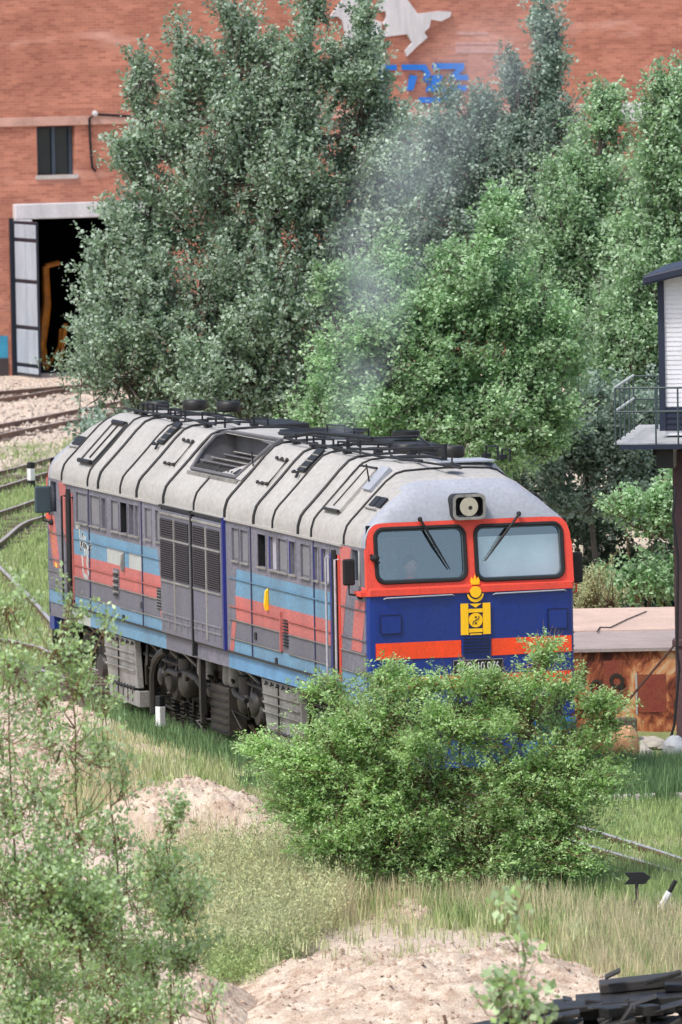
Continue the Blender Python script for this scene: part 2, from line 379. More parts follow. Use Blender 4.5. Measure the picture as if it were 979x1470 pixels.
def track(label, rails_px, z=-.04, sleepers=True, h=.14):
    R0 = [dense(r, z) for r in rails_px]; o = R0[0][0]; root = thing('railway_track', label, 'railway track', (o.x, o.y, GZ))
    for r in R0: reparent(rail_obj(r, None, 0, h), root)
    if sleepers and len(R0) > 1:
        s = MB(); A, B = R0[0], R0[1]
        for i in range(0, len(A), 1):
            a = A[i]; b = min(B, key=lambda q: (q-a).length)
            d = (b-a); 
            if not .8 < d.length < 2.6: continue
            d.normalize(); c = (a+b)/2; s.box((c.x, c.y, GZ-.02), (2.5, .24, .12), M_sleeper, rz=math.atan2(d.y, d.x)+random.uniform(-.03, .03))
        if s.v: reparent(s.build('sleepers', None), root)
    return root
track('pair of brown rails nearest the brick depot door', [[(-300, 585), (0, 561.5), (86, 554), (200, 546)], [(-300, 603), (0, 571.5), (91, 557.5), (200, 548)]])
track('pair of rails crossing the pale gravel below the depot door', [[(-300, 660), (0, 608.5), (168, 576), (300, 552)], [(-300, 690), (0, 623), (151, 594), (300, 566)]])
track('dark rusty rails just beyond the tail of the locomotive', [[(-250, 730), (0, 676), (83, 654), (220, 622)], [(-250, 770), (0, 698.5), (70, 677), (200, 648)]])
track('bright rails curving through the lawn behind the black and white post', [[(-200, 790), (0, 734), (54, 716), (120, 700)], [(-60, 815), (0, 777), (29, 753), (54, 743), (110, 728)]])
track('white rails curving in from the left to the locomotive tail', [[(-60, 750), (0, 814), (43, 857), (80, 900), (110, 945)], [(-200, 895), (17, 919), (91, 944), (150, 965)]], sleepers=False)
own = thing('railway_track', 'track under the locomotive running forward below the green bush', 'railway track', (0, 0, GZ))
reparent(rail_obj([(-14, -.76, 0), (0, -.76, 0), (9, -.76, 0), (15, -.76, 0), (19, -.66, 0), (23, -.4, 0), (28, .2, 0)], None, 0, .2), own)
reparent(rail_obj([(-14, .76, 0), (0, .76, 0), (9, .76, 0), (10.5, .76, 0)], None, 0, .2), own)
s_ = MB()
for i in range(-22, 15):
    s_.box((i*.6+random.uniform(-.02, .02), random.uniform(-.04, .04), GZ-.02+.06), (.24, 2.6, .14), M_sleeper)
s_.build('sleepers', own); bpy.data.objects[own.name].location.z = GZ
for ch in own.children: 
    if ch.name.startswith('sleepers'): reparent(ch, own)
track('rusty rails leaving the bush towards the right edge', [[(720, 1148), (795, 1174), (869, 1197), (955, 1224), (1060, 1262), (1200, 1320)], [(850, 1246), (927, 1276), (978, 1297), (1080, 1345)], ], sleepers=False)
track('short guard rail behind the black arrow signal', [[(868, 1262), (927, 1284), (978, 1305), (1080, 1352)]], sleepers=False)

# ------------------------------------------------------------ brick depot
def brick_mat():
    m = bpy.data.materials.new('orange_brick'); m.use_nodes = True; n = m.node_tree.nodes; l = m.node_tree.links; b = n['Principled BSDF']
    b.inputs['Roughness'].default_value = .9; tc = n.new('ShaderNodeTexCoord')
    br = n.new('ShaderNodeTexBrick'); br.inputs['Scale'].default_value = 1; br.inputs['Brick Width'].default_value = .27; br.inputs['Row Height'].default_value = .085
    br.inputs['Mortar Size'].default_value = .008; br.inputs['Color1'].default_value = (*lin((196, 132, 108)), 1); br.inputs['Color2'].default_value = (*lin((168, 106, 88)), 1); br.inputs['Mortar'].default_value = (*lin((186, 138, 114)), 1)
    mp = n.new('ShaderNodeMapping'); mp.inputs['Rotation'].default_value = (R(90), 0, 0); l.new(tc.outputs['Object'], mp.inputs[0]); l.new(mp.outputs[0], br.inputs['Vector'])
    nz = n.new('ShaderNodeTexNoise'); nz.inputs['Scale'].default_value = .5; nz.inputs['Detail'].default_value = 8; nz.inputs['Roughness'].default_value = .7
    mp2 = n.new('ShaderNodeMapping'); mp2.inputs['Scale'].default_value = (1, 1, 3.2); l.new(tc.outputs['Object'], mp2.inputs[0]); l.new(mp2.outputs[0], nz.inputs['Vector'])
    cr_ = n.new('ShaderNodeValToRGB'); cr_.color_ramp.elements[0].position = .3; cr_.color_ramp.elements[0].color = (.62, .58, .58, 1); cr_.color_ramp.elements[1].position = .7; cr_.color_ramp.elements[1].color = (1.1, 1.12, 1.15, 1)
    l.new(nz.outputs[0], cr_.inputs[0])
    mu = n.new('ShaderNodeVectorMath'); mu.operation = 'MULTIPLY'; l.new(br.outputs[0], mu.inputs[0]); l.new(cr_.outputs[0], mu.inputs[1])
    # pale bands of newer courses
    sx = n.new('ShaderNodeSeparateXYZ'); l.new(tc.outputs['Object'], sx.inputs[0])
    wv = n.new('ShaderNodeMath'); wv.operation = 'PINGPONG'; wv.inputs[1].default_value = 1.9; l.new(sx.outputs[2], wv.inputs[0])
    n4 = n.new('ShaderNodeTexNoise'); n4.inputs['Scale'].default_value = .7; n4.inputs['Detail'].default_value = 6; l.new(mp2.outputs[0], n4.inputs['Vector'])
    md = n.new('ShaderNodeMath'); md.operation = 'MULTIPLY'; g1 = n.new('ShaderNodeMapRange'); g1.inputs['From Min'].default_value = 1.55; g1.inputs['From Max'].default_value = 1.75; l.new(wv.outputs[0], g1.inputs[0])
    g2 = n.new('ShaderNodeMapRange'); g2.inputs['From Min'].default_value = .5; g2.inputs['From Max'].default_value = .75; g2.inputs['To Max'].default_value = .7; l.new(n4.outputs[0], g2.inputs[0])
    l.new(g1.outputs[0], md.inputs[0]); l.new(g2.outputs[0], md.inputs[1])
    mx = n.new('ShaderNodeMix'); mx.data_type = 'RGBA'; l.new(md.outputs[0], mx.inputs['Factor']); l.new(mu.outputs[0], mx.inputs['A']); mx.inputs['B'].default_value = (*lin((215, 170, 155)), 1)
    l.new(mx.outputs['Result'], b.inputs['Base Color']); return m
M_brick = brick_mat()
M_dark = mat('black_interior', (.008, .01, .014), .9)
M_conc = mat('pale_concrete', (.52, .49, .46), .85, 0, .3, 2)
M_whitepaint = mat('aged_white_paint', (.62, .62, .64), .6, 0, .25, 3, streak=True)
M_doorwhite = mat('pale_blue_grey_door_paint', lin((172, 186, 200)), .6, 0, .25, 2, streak=True)
M_navyframe = mat('dark_navy_steel', (.012, .018, .032), .5)
M_bluepaint = mat('sky_blue_wall_paint', lin((60, 150, 185)), .7, 0, .3, 2)
M_glassdark = mat('dark_window_glass', (.015, .025, .035), .15, 0, .1, spec=.6)
M_yellow = mat('yellow_machine_paint', lin((190, 116, 24)), .6, 0, .5, 4)
bo = gnd(0, 540, GZ); BA = math.atan2(RH[1], RH[0])+R(20)     # the wall runs along this direction, nearer on the right
# pixel -> wall coordinates
bu = np.array([math.cos(BA), math.sin(BA), 0]); bn = np.array([math.sin(BA), -math.cos(BA), 0])    # bn points to the camera side
if bn@FH > 0: bn = -bn
def wallc(x, y):
    v = ray(x, y); t = ((bo-CAM)@bn)/(v@bn); p = CAM+v*t-bo; return float(p@bu), float(p[2])
B = thing('brick_depot', 'big orange brick depot with open tall doorway and one upper window', 'building', tuple(bo), rz=BA)
# local frame: x along wall, -y towards camera (check), z up
ysgn = -1 if (np.array([-math.sin(BA), math.cos(BA), 0])@bn) < 0 else 1   # local y of camera side
def loc(x, y, out=0):
    u, z = wallc(x, y); return (u, ysgn*out, z)
dl, dt = wallc(13, 313)[0], wallc(60, 312)[1]; dr = dl+4.3
wl_, wr_, wt_, wb_ = wallc(53, 215)[0], wallc(108, 215)[0], wallc(80, 181)[1], wallc(80, 251)[1]
def wall_grid(b, x0, x1, z0, z1, holes, depth, m, mr, side=1, y0=0, colour=None, xs_extra=(), zs_extra=()):
    xs = sorted({x0, x1, *[h[0] for h in holes], *[h[1] for h in holes], *xs_extra}); zs = sorted({z0, z1, *[h[2] for h in holes], *[h[3] for h in holes], *zs_extra})
    xs = [x for x in xs if x0 <= x <= x1]; zs = [z for z in zs if z0 <= z <= z1]
    for i in range(len(xs)-1):
        for j in range(len(zs)-1):
            cx_, cz_ = (xs[i]+xs[i+1])/2, (zs[j]+zs[j+1])/2
            if any(h[0] < cx_ < h[1] and h[2] < cz_ < h[3] for h in holes): continue
            q = [(xs[i], y0, zs[j]), (xs[i+1], y0, zs[j]), (xs[i+1], y0, zs[j+1]), (xs[i], y0, zs[j+1])]
            if side > 0: q = q[::-1]
            b.quad(*q, colour(cx_, cz_) if colour else m)
    for a, c, e, f in holes:
        yi = y0-side*depth
        for p, q in (((a, e), (c, e)), ((c, e), (c, f)), ((c, f), (a, f)), ((a, f), (a, e))):
            b.quad((p[0], y0, p[1]), (q[0], y0, q[1]), (q[0], yi, q[1]), (p[0], yi, p[1]), mr)
b = MB(); S = ysgn
dbot = -.05
wall_grid(b, -25, 45, dbot, 17, [(dl, dr, dbot, dt), (wl_, wr_, wb_, wt_)], .45, M_brick, M_brick, S)
b.slab(-25, 45, -S*.46, -S*.5, 5.5, 17, M_brick); b.slab(-25, -24.5, 0, -S*20, dbot, 17, M_brick); b.slab(44.5, 45, 0, -S*20, dbot, 17, M_brick); b.slab(-25, 45, -S*19.5, -S*20, dbot, 17, M_brick)
b.build('wall', B)
b = MB(); b.slab(-25.3, 45.3, S*.3, -S*20.3, 17, 17.4, M_conc); b.build('roof', B)
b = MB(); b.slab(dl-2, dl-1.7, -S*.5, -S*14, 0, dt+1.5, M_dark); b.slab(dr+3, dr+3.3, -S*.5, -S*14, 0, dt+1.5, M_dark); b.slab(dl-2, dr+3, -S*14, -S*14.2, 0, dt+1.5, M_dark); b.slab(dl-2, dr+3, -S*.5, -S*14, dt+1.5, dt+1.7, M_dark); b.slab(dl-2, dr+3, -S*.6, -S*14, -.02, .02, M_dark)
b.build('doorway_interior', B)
b = MB(); x0, zt = wallc(18, 293); _, zb = wallc(60, 314)
b.slab(x0, dr+.5, S*.25, -S*.05, zb+.0, zt, M_whitepaint); b.slab(x0, x0+.5, S*.252, -S*.05, zb-.12, zb-.002, M_whitepaint); b.build('lintel', B, bevel=.03)
b = MB(); z0 = wallc(80, 180)[1]; z1 = wallc(80, 167)[1]; b.slab(-25.01, 45.01, S*.07, -S*.02, z0, z1, mat('dusty_band_brick', lin((200, 160, 145)), .9, 0, .3, 2)); b.build('string_course', B)
b = MB(); u0, z0 = wallc(884, 178); u1, z1 = wallc(930, 152); b.slab(u0, u1+6, S*.4, S*.072, z0+.05, z1+.1, M_whitepaint); b.build('white_canopy', B, bevel=.05)
w_ = MB(); w_.slab(wl_-.06, wr_+.06, S*.05, -S*.2, wb_-.12, wb_-.0, M_conc)
for x in (wl_+.06, wr_-.06, (wl_+wr_)/2): w_.slab(x-.045, x+.045, -S*.25, -S*.33, wb_, wt_, mat('grey_window_frame', lin((70, 85, 100)), .5))
w_.slab(wl_+.1, wr_-.1, -S*.251, -S*.331, wt_-.1, wt_-.01, M_navyframe); wf = w_.build('window', B)
g_ = MB(); g_.slab(wl_, wr_, -S*.34, -S*.36, wb_, wt_, M_glassdark); g_.build('pane', wf)
# open door leaf hinged at the left jamb, turned out 70 degrees
lw = 1.9
dm = MB(); 
zs_ = [wallc(35, q)[1] for q in (545, 522, 468, 402, 343, 318)]
zs_[0] = .05
for i in range(5):
    dm.slab(.08, lw*.5, -.04, .04, zs_[i]+.05, zs_[i+1]-.05, M_doorwhite); dm.slab(lw*.5+.02, lw-.06, -.04, .04, zs_[i]+.05, zs_[i+1]-.05, M_doorwhite)
dm.slab(0, lw, -.03, .03, zs_[0], zs_[5]+.04, M_navyframe)
leaf = dm.build('door_leaf', B, bevel=.02); leaf.location = (dl+.12, S*.12, 0); leaf.rotation_euler = (0, 0, S*R(88))
b = MB(); b.slab(dl-.01, dl+.16, S*.06, -S*.4, 0, dt, M_navyframe); b.build('door_jamb', B)
bl = MB(); _, z0 = wallc(5, 514); _, z1 = wallc(5, 482); bl.slab(-20, dl-.12, S*.012, -S*.01, z0, z1, M_bluepaint); bl.slab(-20, dl-.12, S*.03, -S*.01, -.05, z0-.01, mat('dark_plinth', (.06, .05, .05), .9)); bl.build('wall_base_band', B)
# conduit and lamp
cm = MB(); cm.tube([loc(*q, .08) for q in [(205, 168), (135, 164), (127, 170), (128, 200), (131, 240), (136, 246)]], .035, M_dark, 6); cm.build('conduit', B)
cm = MB(); cm.sphere(loc(133, 163, .2), .09, M_whitepaint); cm.build('wall_lamp', B)
def trace(L, ox, oy, s): return [(ox+a/s, oy+c/s) for a, c in L]
def relief(polys, name, m, out, label=None, ox=460, oy=0, s=4.08):
    q = MB()
    for L in polys:
        P = [Vector(loc(x, y, out)) for x, y in trace(L, ox, oy, s)]; q.prism(P, (0, -S*(out+.02), 0), m)
    return q.build(name, B, label=label)
relief([[(50, 100), (100, 30), (150, -30), (240, -20), (250, 90), (300, 110), (350, 130), (350, 180), (310, 250), (290, 290), (270, 280), (280, 190), (240, 160), (200, 180), (170, 240), (140, 275), (110, 250), (140, 200), (120, 120), (95, 95), (60, 110)]], 'horse_relief', M_whitepaint, .12)
relief([[(330, 40), (370, -20), (420, -60), (480, -30), (540, 50), (560, 80), (610, 75), (690, 65), (760, 70), (750, 100), (700, 125), (640, 115), (630, 160), (600, 190), (620, 220), (560, 270), (500, 330), (490, 300), (530, 250), (500, 200), (420, 210), (380, 215), (350, 210), (380, 170), (360, 140), (380, 100), (375, 65), (340, 70)]], 'horse_relief', M_whitepaint, .12)
M_bluel = mat('bright_blue_lettering', lin((10, 110, 205)), .6, 0, .15)
for L in ([(655, 370), (835, 370), (835, 405), (800, 437), (858, 440), (858, 470), (745, 470), (790, 405), (655, 405)], [(650, 440), (712, 440), (690, 500), (725, 505), (725, 537), (615, 537), (625, 500), (640, 500)],
          [(575, 570), (720, 570), (762, 500), (850, 500), (850, 532), (790, 535), (755, 603), (575, 603)], [(475, 378), (610, 378), (640, 430), (628, 490), (600, 470), (608, 430), (590, 410), (475, 410)], [(520, 440), (562, 445), (535, 530), (505, 530)], [(340, 380), (440, 380), (440, 410), (380, 412), (370, 500), (335, 500)]):
    relief([L], 'wall_letter', M_bluel, .1)
relief([[(640+160, 185), (979, 185), (979, 205), (800, 205)], [(790, 245), (1130, 245), (1130, 262), (790, 262)], [(790, 270), (1060, 268), (1060, 310), (790, 312)]], 'faded_sign_paint', mat('faded_white_on_brick', lin((196, 150, 140)), .9, 0, .3, 6), .015)
# yellow machine frame in the doorway
yq = MB()
def lp(x, y, o): 
    p = loc(x, y, 0); o = o*.6; return (p[0], -S*o, max(p[2], .02))
yq.tube([lp(93, 385, 3), lp(95, 440, 3), lp(91, 470, 3), lp(86, 500, 2.8), lp(88, 530, 2.8)], [.1, .12, .14, .06, .04], M_yellow, 6)
yq.tube([lp(95, 465, 3), lp(93, 500, 3.2), lp(97, 535, 3.2)], .06, M_yellow, 6)
yq.tube([lp(93, 385, 3), lp(113, 380, 3)], .08, M_yellow, 6)
yq.tube([lp(122, 468, 3), lp(117, 500, 2.9), lp(112, 535, 2.9)], .07, M_yellow, 6)
yq.tube([lp(97, 535, 3.2), lp(112, 500, 2.9), lp(114, 475, 2.9)], .04, M_yellow, 5)
ym = yq.build('machine_frame', None); ym.location = tuple(bo); ym.rotation_euler = (0, 0, BA)
tag(ym, 'bent yellow steel stand inside the dark depot doorway', 'machine')

# ============================================================ LOCOMOTIVE (origin at rail level under its centre)
HW, ZE, ZB = 1.475, 3.32, 1.38
c_grey = mat('faded_grey_violet_paint', lin((122, 121, 133)), .7, 0, .4, 1.2, streak=True)
c_lb = mat('faded_light_blue_paint', lin((104, 146, 174)), .65, 0, .35, 1.5, lin((92, 112, 128)), streak=True)
c_sal = mat('faded_salmon_paint', lin((190, 108, 102)), .65, 0, .35, 1.5, lin((140, 88, 88)), streak=True)
c_pan = mat('side_panel_grey', lin((122, 122, 128)), .7, 0, .2, 2)
c_darkgrey = mat('shabby_dark_grey_paint', lin((108, 108, 118)), .65, 0, .3, 1.5, streak=True)
c_seam = mat('black_seam_paint', (.01, .012, .016), .6)
c_blk = mat('black_steel', (.012, .013, .015), .55)
c_mesh = mat('filter_mesh_grey', lin((62, 58, 62)), .8, 0, .3, 10)
c_navy = mat('navy_gloss_paint', lin((12, 46, 126)), .4, 0, .3, 2.5, lin((34, 56, 112)), spec=.5, streak=True)
c_org = mat('vivid_orange_paint', lin((244, 76, 34)), .45, 0, .22, 3, lin((180, 70, 44)), streak=True)
c_red = mat('windscreen_surround_red', lin((230, 76, 60)), .45, 0, .22, 3, lin((176, 72, 60)), streak=True)
c_roof = mat('dusty_cream_roof_paint', lin((170, 168, 164)), .65, 0, .22, 1.1, lin((132, 130, 127)), spec=.3)
c_fore = mat('blue_grey_paint_and_shade', lin((156, 161, 171)), .6, 0, .15, 1.5, spec=.3)  # blue grey paint; on the forehead it puts shading into the colour
c_ylw = mat('emblem_yellow', lin((252, 196, 30)), .45, 0, .08)
c_white = mat('white_paint', (.75, .75, .75), .5, 0, .15)
c_rub = mat('black_rubber', (.012, .012, .014), .7)
c_under = mat('oily_underframe', (.02, .019, .018), .55, 0, .5, 4, (.05, .04, .03))
c_under2 = mat('dusty_axlebox_grey', lin((58, 55, 53)), .5, 0, .6, 5, (.03, .028, .025))
c_under3 = mat('dusty_oily_grey', lin((32, 31, 31)), .5, 0, .5, 5, (.02, .018, .016))
c_box = mat('grey_equipment_box', lin((146, 145, 142)), .7, 0, .35, 2, lin((80, 76, 70)), streak=True)
c_brb = mat('bright_blue_frame_paint', lin((30, 120, 215)), .5, 0, .2)
c_dkblue = mat('blue_jamb_paint', lin((38, 48, 130)), .5)
c_mirg = mat('mirror_back_grey', lin((62, 78, 86)), .4)
c_cabin = mat('cab_lining_blue_grey', lin((168, 186, 194)), .8)  # lightened to make up for weak light inside the cab
c_glass = glassmat('windscreen_glass', (.9, .96, .98), .3, .05)
LO = thing('locomotive', 'long diesel locomotive with navy and orange front, faded striped side and cream roof', 'locomotive', (0, 0, 0))

# ---- sides
WIN = [(1.98, 2.3, 'p'), (2.43, 2.79, 'p'), (3.28, 3.68, 'k'), (3.88, 4.22, 'w'), (4.31, 4.73, 'p'), (4.88, 5.14, 'b'), (5.42, 5.83, 'p'), (6.05, 6.24, 'w'), (6.44, 6.76, 'w'),
       (-6.63, -6.0, 'p'), (-5.82, -5.28, 'p'), (-5.14, -4.92, 'b'), (-4.6, -4.2, 'p'), (-4.08, -3.7, 'k'), (-3.58, -3.3, 'b'), (-3.25, -3.05, 'w'), (-2.68, -2.35, 'p'), (-2.1, -1.84, 'p')]
DOORS = [(6.84, 7.24), (-7.24, -6.88)]
CABW = [(7.82, 8.14), (-8.2, -7.86)]
def stripes(x, z, s):
    ax = abs(x)
    if ax > 7.3 or ax < 1.75 or (x < 0 and ax > 6.86): return c_grey if not (ax > 7.3 and z < 1.62) else c_lb
    if 2.23 < z < 2.62:
        if s < 0 and (-4.9 < x < -3.95 or -3.65 < x < -2.9) and z < 2.47: return c_paleP
        return c_lb
    if 1.87 < z <= 2.23: return c_sal
    if z < 1.6: return c_lb
    if z < 1.87: return c_darkgrey
    return c_grey
c_paleP = mat('pale_patch_paint', lin((176, 180, 178)), .6, 0, .2, 2)
for s in (-1, 1):
    holes = [(a, b_, 2.74, 3.2) for a, b_, k in WIN]+[(a, b_, 1.42, 3.16) for a, b_ in DOORS]+[(a, b_, 2.86 if a > 0 else 2.8, 3.36 if False else 3.28) for a, b_ in CABW]
    b = MB()
    wall_grid(b, -8.4, 8.4, ZB, ZE, holes, .06, c_grey, c_darkgrey, s, s*HW, lambda x, z: stripes(x, z, s), xs_extra=(-7.3, 7.3, -6.86, 6.86, -1.75, 1.75, -4.9, -3.95, -3.65, -2.9), zs_extra=(1.6, 1.87, 2.23, 2.47, 2.62))
    Y = s*HW; e = s*.004
    def para(P, m, k=1): b.prism([(x, Y+e*k, z) for x, z in P], (0, -e*.9*k, 0), m)
    # salmon slashes and slanted stripe ends
    if s < 0:
        para([(7.27, 3.3), (7.80, 3.3), (7.45, 2.42), (7.27, 2.42)], c_sal); para([(7.27, 2.42), (7.45, 2.42), (7.3, 1.95), (7.27, 1.95)], c_sal)
        para([(7.95, 2.6), (8.42, 2.6), (8.2, 1.9), (7.72, 1.9)], c_sal)
        para([(-7.72, 3.3), (-7.27, 3.3), (-7.27, 2.3), (-7.42, 2.5)], c_sal); para([(-8.42, 2.75), (-8.0, 2.75), (-7.7, 1.95), (-8.1, 1.95)], c_sal)
        para([(1.9, 1.85), (2.1, 1.85), (1.95, 1.42), (1.75, 1.42)], c_sal); para([(-1.95, 1.75), (-1.8, 1.75), (-1.75, 1.42), (-1.83, 1.42)], c_sal)
        para([(1.75, 2.62), (2.17, 2.62), (2.06, 2.23), (1.75, 2.23)], c_grey, .6); para([(1.75, 2.23), (2.06, 2.23), (2.1, 1.87), (1.75, 1.87)], c_grey, .6)
        para([(-2.05, 2.62), (-1.75, 2.62), (-1.75, 2.23), (-1.93, 2.23)], c_grey, .6)
        # scrawled white graffiti
        for P in ([(-6.5, 2.66), (-6.42, 2.3)], [(-6.42, 2.3), (-6.3, 2.6), (-6.18, 2.25)], [(-6.18, 2.55), (-6.02, 2.15)], [(-6.4, 2.42), (-5.85, 2.36)], [(-5.98, 2.5), (-5.8, 2.42), (-6.0, 2.3)], [(-6.36, 2.25), (-6.3, 1.95), (-6.05, 1.9)], [(-6.1, 2.2), (-6.0, 1.95)], [(-6.7, 2.66), (-6.45, 2.68)]):
            for (xa, za), (xb, zb_) in zip(P, P[1:]):
                d = Vector((xb-xa, 0, zb_-za)); nn = Vector((-d.z, 0, d.x)).normalized()*.035
                b.prism([(xa+nn.x, Y+e*1.6, za+nn.z), (xb+nn.x, Y+e*1.6, zb_+nn.z), (xb-nn.x, Y+e*1.6, zb_-nn.z), (xa-nn.x, Y+e*1.6, za-nn.z)], (0, -e*1.4, 0), c_paleP)
        # small yellow marks on the far cab
        for k in range(5): para([(-8.22+.03*k, 2.52-.08*k), (-8.06+.03*k, 2.5-.08*k), (-8.06+.03*k, 2.475-.08*k), (-8.22+.03*k, 2.495-.08*k)], mat('faded_ochre', lin((190, 130, 60)), .7), 1.5)
        para([(-8.0, 2.02), (-7.88, 2.0), (-7.88, 1.94), (-8.0, 1.96)], c_ylw, 1.6)
    bs = b.build('body_side', LO)
    b = MB()
    for z, cc in ((2.475, None), (2.065, None), (1.88, None), (1.605, None)):
        for x0, x1 in ((1.78, 4.42), (4.75, 6.8), (7.28, 8.42), (-8.42, -7.28), (-6.84, -4.55), (-4.2, -1.78)):
            if z == 2.475 and x1 in (4.42, -4.55): x1 += .35
            mm = stripes((x0+x1)/2, z-.02, 1)
            b.prism([(x0, s*(HW-.005), z-.022), (x1, s*(HW-.005), z-.022), (x1, s*(HW+.022), z), (x0, s*(HW+.022), z)], (0, 0, .012), c_box if z in (1.88, 1.605) else mm)
    b.slab(-7.2, 7.2, s*(HW-.01), s*(HW+.03), 1.395, 1.42, c_under3)
    b.build('moulding', bs)
    b = MB()
    for x in (2.93, 6.03, -2.88, -5.9): b.tube([(x, s*(HW+.012), ZE), (x, s*(HW+.012), 1.42)], .011, mat('seam_grey_blue', lin((66, 70, 100)), .6), 6)
    b.slab(1.575, 1.63, s*(HW-.01), s*(HW+.05), 1.4, ZE, c_dkblue); b.slab(-.06, .0, s*(HW-.01), s*(HW+.06), 1.2, ZE, c_seam)
    b.slab(-1.8, -1.76, s*(HW-.01), s*(HW+.02), 1.4, ZE, c_pan)
    b.build('seam_strip', bs)
    for a, b2, k in WIN:
        w = MB(); yi = s*(HW-.055)
        if k == 'p':
            w.slab(a+.001, b2-.001, s*(HW-.02), s*(HW-.06), 2.741, 3.199, c_pan)
            w.slab(a+.03, b2-.03, s*(HW-.012), s*(HW-.021), 2.77, 3.17, c_pan)
        elif k == 'k': w.slab(a+.001, a+.008, s*(HW-.47), s*(HW+.001), 2.741, 3.199, M_dark); w.slab(a+.001, b2-.001, s*(HW-.45), s*(HW-.47), 2.741, 3.199, M_dark)
        elif k == 'w':
            w.slab(a+.001, b2-.001, s*(HW-.04), s*(HW-.07), 2.741, 3.199, mat('white_blind', lin((176, 174, 184)), .6, 0, .15))
        else:
            w.slab(a+.001, (a+b2)/2, s*(HW-.06), s*(HW-.09), 2.741, 3.199, c_pan); w.slab((a+b2)/2-.002, b2-.001, s*(HW-.075), s*(HW-.13), 2.741, 3.199, M_dark)
        w.slab(a-.03, b2+.03, s*(HW+.012), s*(HW-.0), 3.201, 3.222, c_grey); w.slab(a-.03, b2+.03, s*(HW+.03), s*(HW-.0), 2.715, 2.739, c_box); w.slab(a-.028, a-.002, s*(HW+.012), s*(HW), 2.739, 3.2, c_dkblue if k in 'bw' and a > 0 else c_grey); w.slab(b2+.002, b2+.028, s*(HW+.012), s*(HW), 2.739, 3.2, c_grey)
        w.build('side_window', LO)
    for i, (a, b2) in enumerate(DOORS):
        w = MB(); w.slab(a+.01, b2-.01, s*(HW-.3), s*(HW-.34), 1.43, 3.15, M_dark)
        w.slab(a-.02 if a > 0 else b2-.04, a+.05 if a > 0 else b2+.02, s*(HW+.015), s*(HW-.05), 1.43, 3.16, c_dkblue if a > 0 else c_sal)
        w.slab(b2-.06 if a > 0 else a-.02, b2+.02 if a > 0 else a+.05, s*(HW+.013), s*(HW-.05), 1.43, 3.16, c_red if a > 0 else c_blk)
        w.tube([((a+b2)/2, s*(HW+.01), 1.45), ((a+b2)/2, s*(HW+.01), 3.22)], .05, c_rub, 8)
        dd = w.build('side_door', LO)
        for xx in ((a-.03, b2+.0) if a > 0 else (a-.04, b2+.03)):
            h = MB(); zb_ = 1.45 if a > 0 else 1.5
            h.tube([(xx, s*HW, 3.1), (xx, s*(HW+.07), 3.1), (xx, s*(HW+.07), zb_), (xx, s*HW, zb_)], .017, mat('dull_white_rail', lin((176, 176, 184)), .6, 0, .3, 3) if a > 0 else c_blk, 8); h.build('handrail', dd)
    for a, b2 in CABW:
        w = MB(); w.slab(a, b2, s*(HW-.05), s*(HW-.055), 2.8, 3.28, c_glass)
        w.slab(b2 if a > 0 else a-.05, b2+.05 if a > 0 else a, s*(HW+.01), s*(HW-.03), 2.8, 3.28, c_paleP); w.build('cab_side_window', LO)
    # radiator shutter panels
    for x0, x1, z0, z1 in ((-1.72, -.1, 1.42, 3.24), (.04, 1.54, 1.42, 3.24)):
        w = MB(); w.slab(x0, x1, s*(HW+.0), s*(HW+.05), z0, z1, c_darkgrey if x0 < 0 else mat('violet_grey_shutter_paint', lin((112, 112, 126)), .65, 0, .3, 1.5, streak=True))
        w.slab(x0-.02, x1+.02, s*(HW), s*(HW+.06), z1-.07, z1-.03, c_box)
        k1 = x0+.05; k2 = x1-.06; mid = (k1+k2)/2
        sp = w.build('shutter_panel', LO, bevel=.008)
        w = MB()
        for a, c in ((k1, mid-.05), (mid+.05, k2)):
            for z_0, z_1 in ((2.24, 2.79), (2.85, 3.12)):
                w.slab(a, c, s*(HW+.051), s*(HW+.056), z_0, z_1, M_dark)
                n_ = int((z_1-z_0)/.032)
                for q in range(n_): w.box(((a+c)/2, s*(HW+.06), z_0+(q+.5)*(z_1-z_0)/n_), (c-a, .02, .012), c_mesh, M=Matrix.Rotation(s*R(-35), 3, 'X'))
        w.build('mesh_grille', sp)
        w = MB()
        for z in (2.2, 2.82, 1.62, 1.72): w.slab(x0+.03, x1-.03, s*(HW+.05), s*(HW+.068 if z > 2 else HW+.062), z-.012, z+.012, c_box if z > 2 else c_pan)
        for q in range(5): w.slab(x0+.15+q*.32-.01, x0+.15+q*.32+.01, s*(HW+.05), s*(HW+.063), 1.5, 1.72, c_pan)
        w.slab(mid-.02, mid+.02, s*(HW+.05), s*(HW+.07), 1.5, 3.14, c_box); w.build('shutter_bar', sp)
    w = MB()
    for q in range(9): w.slab(4.5, 4.72, s*HW, s*(HW+.025), 1.7+q*.045, 1.715+q*.045, c_seam)
    w.slab(4.4, 4.44, s*HW, s*(HW+.04), 1.62, 2.18, c_sal if s < 0 else c_grey); w.build('step_ladder', LO)
    w = MB(); w.slab(-4.52, -4.22, s*HW, s*(HW+.012), 1.74, 2.17, c_darkgrey)
    for q in range(8): w.slab(-4.5, -4.24, s*(HW+.0), s*(HW+.035), 1.765+q*.05, 1.785+q*.05, c_box if q % 2 else c_blk)
    w.build('louvre_vent', LO)
    w = MB(); w.slab(-2.08, -1.8, s*HW, s*(HW+.014), 1.73, 2.06, c_blk)
    for q in range(7): w.slab(-2.06, -1.82, s*(HW+.012), s*(HW+.03), 1.755+q*.045, 1.765+q*.045, c_pan)
    w.build('louvre_vent', LO)
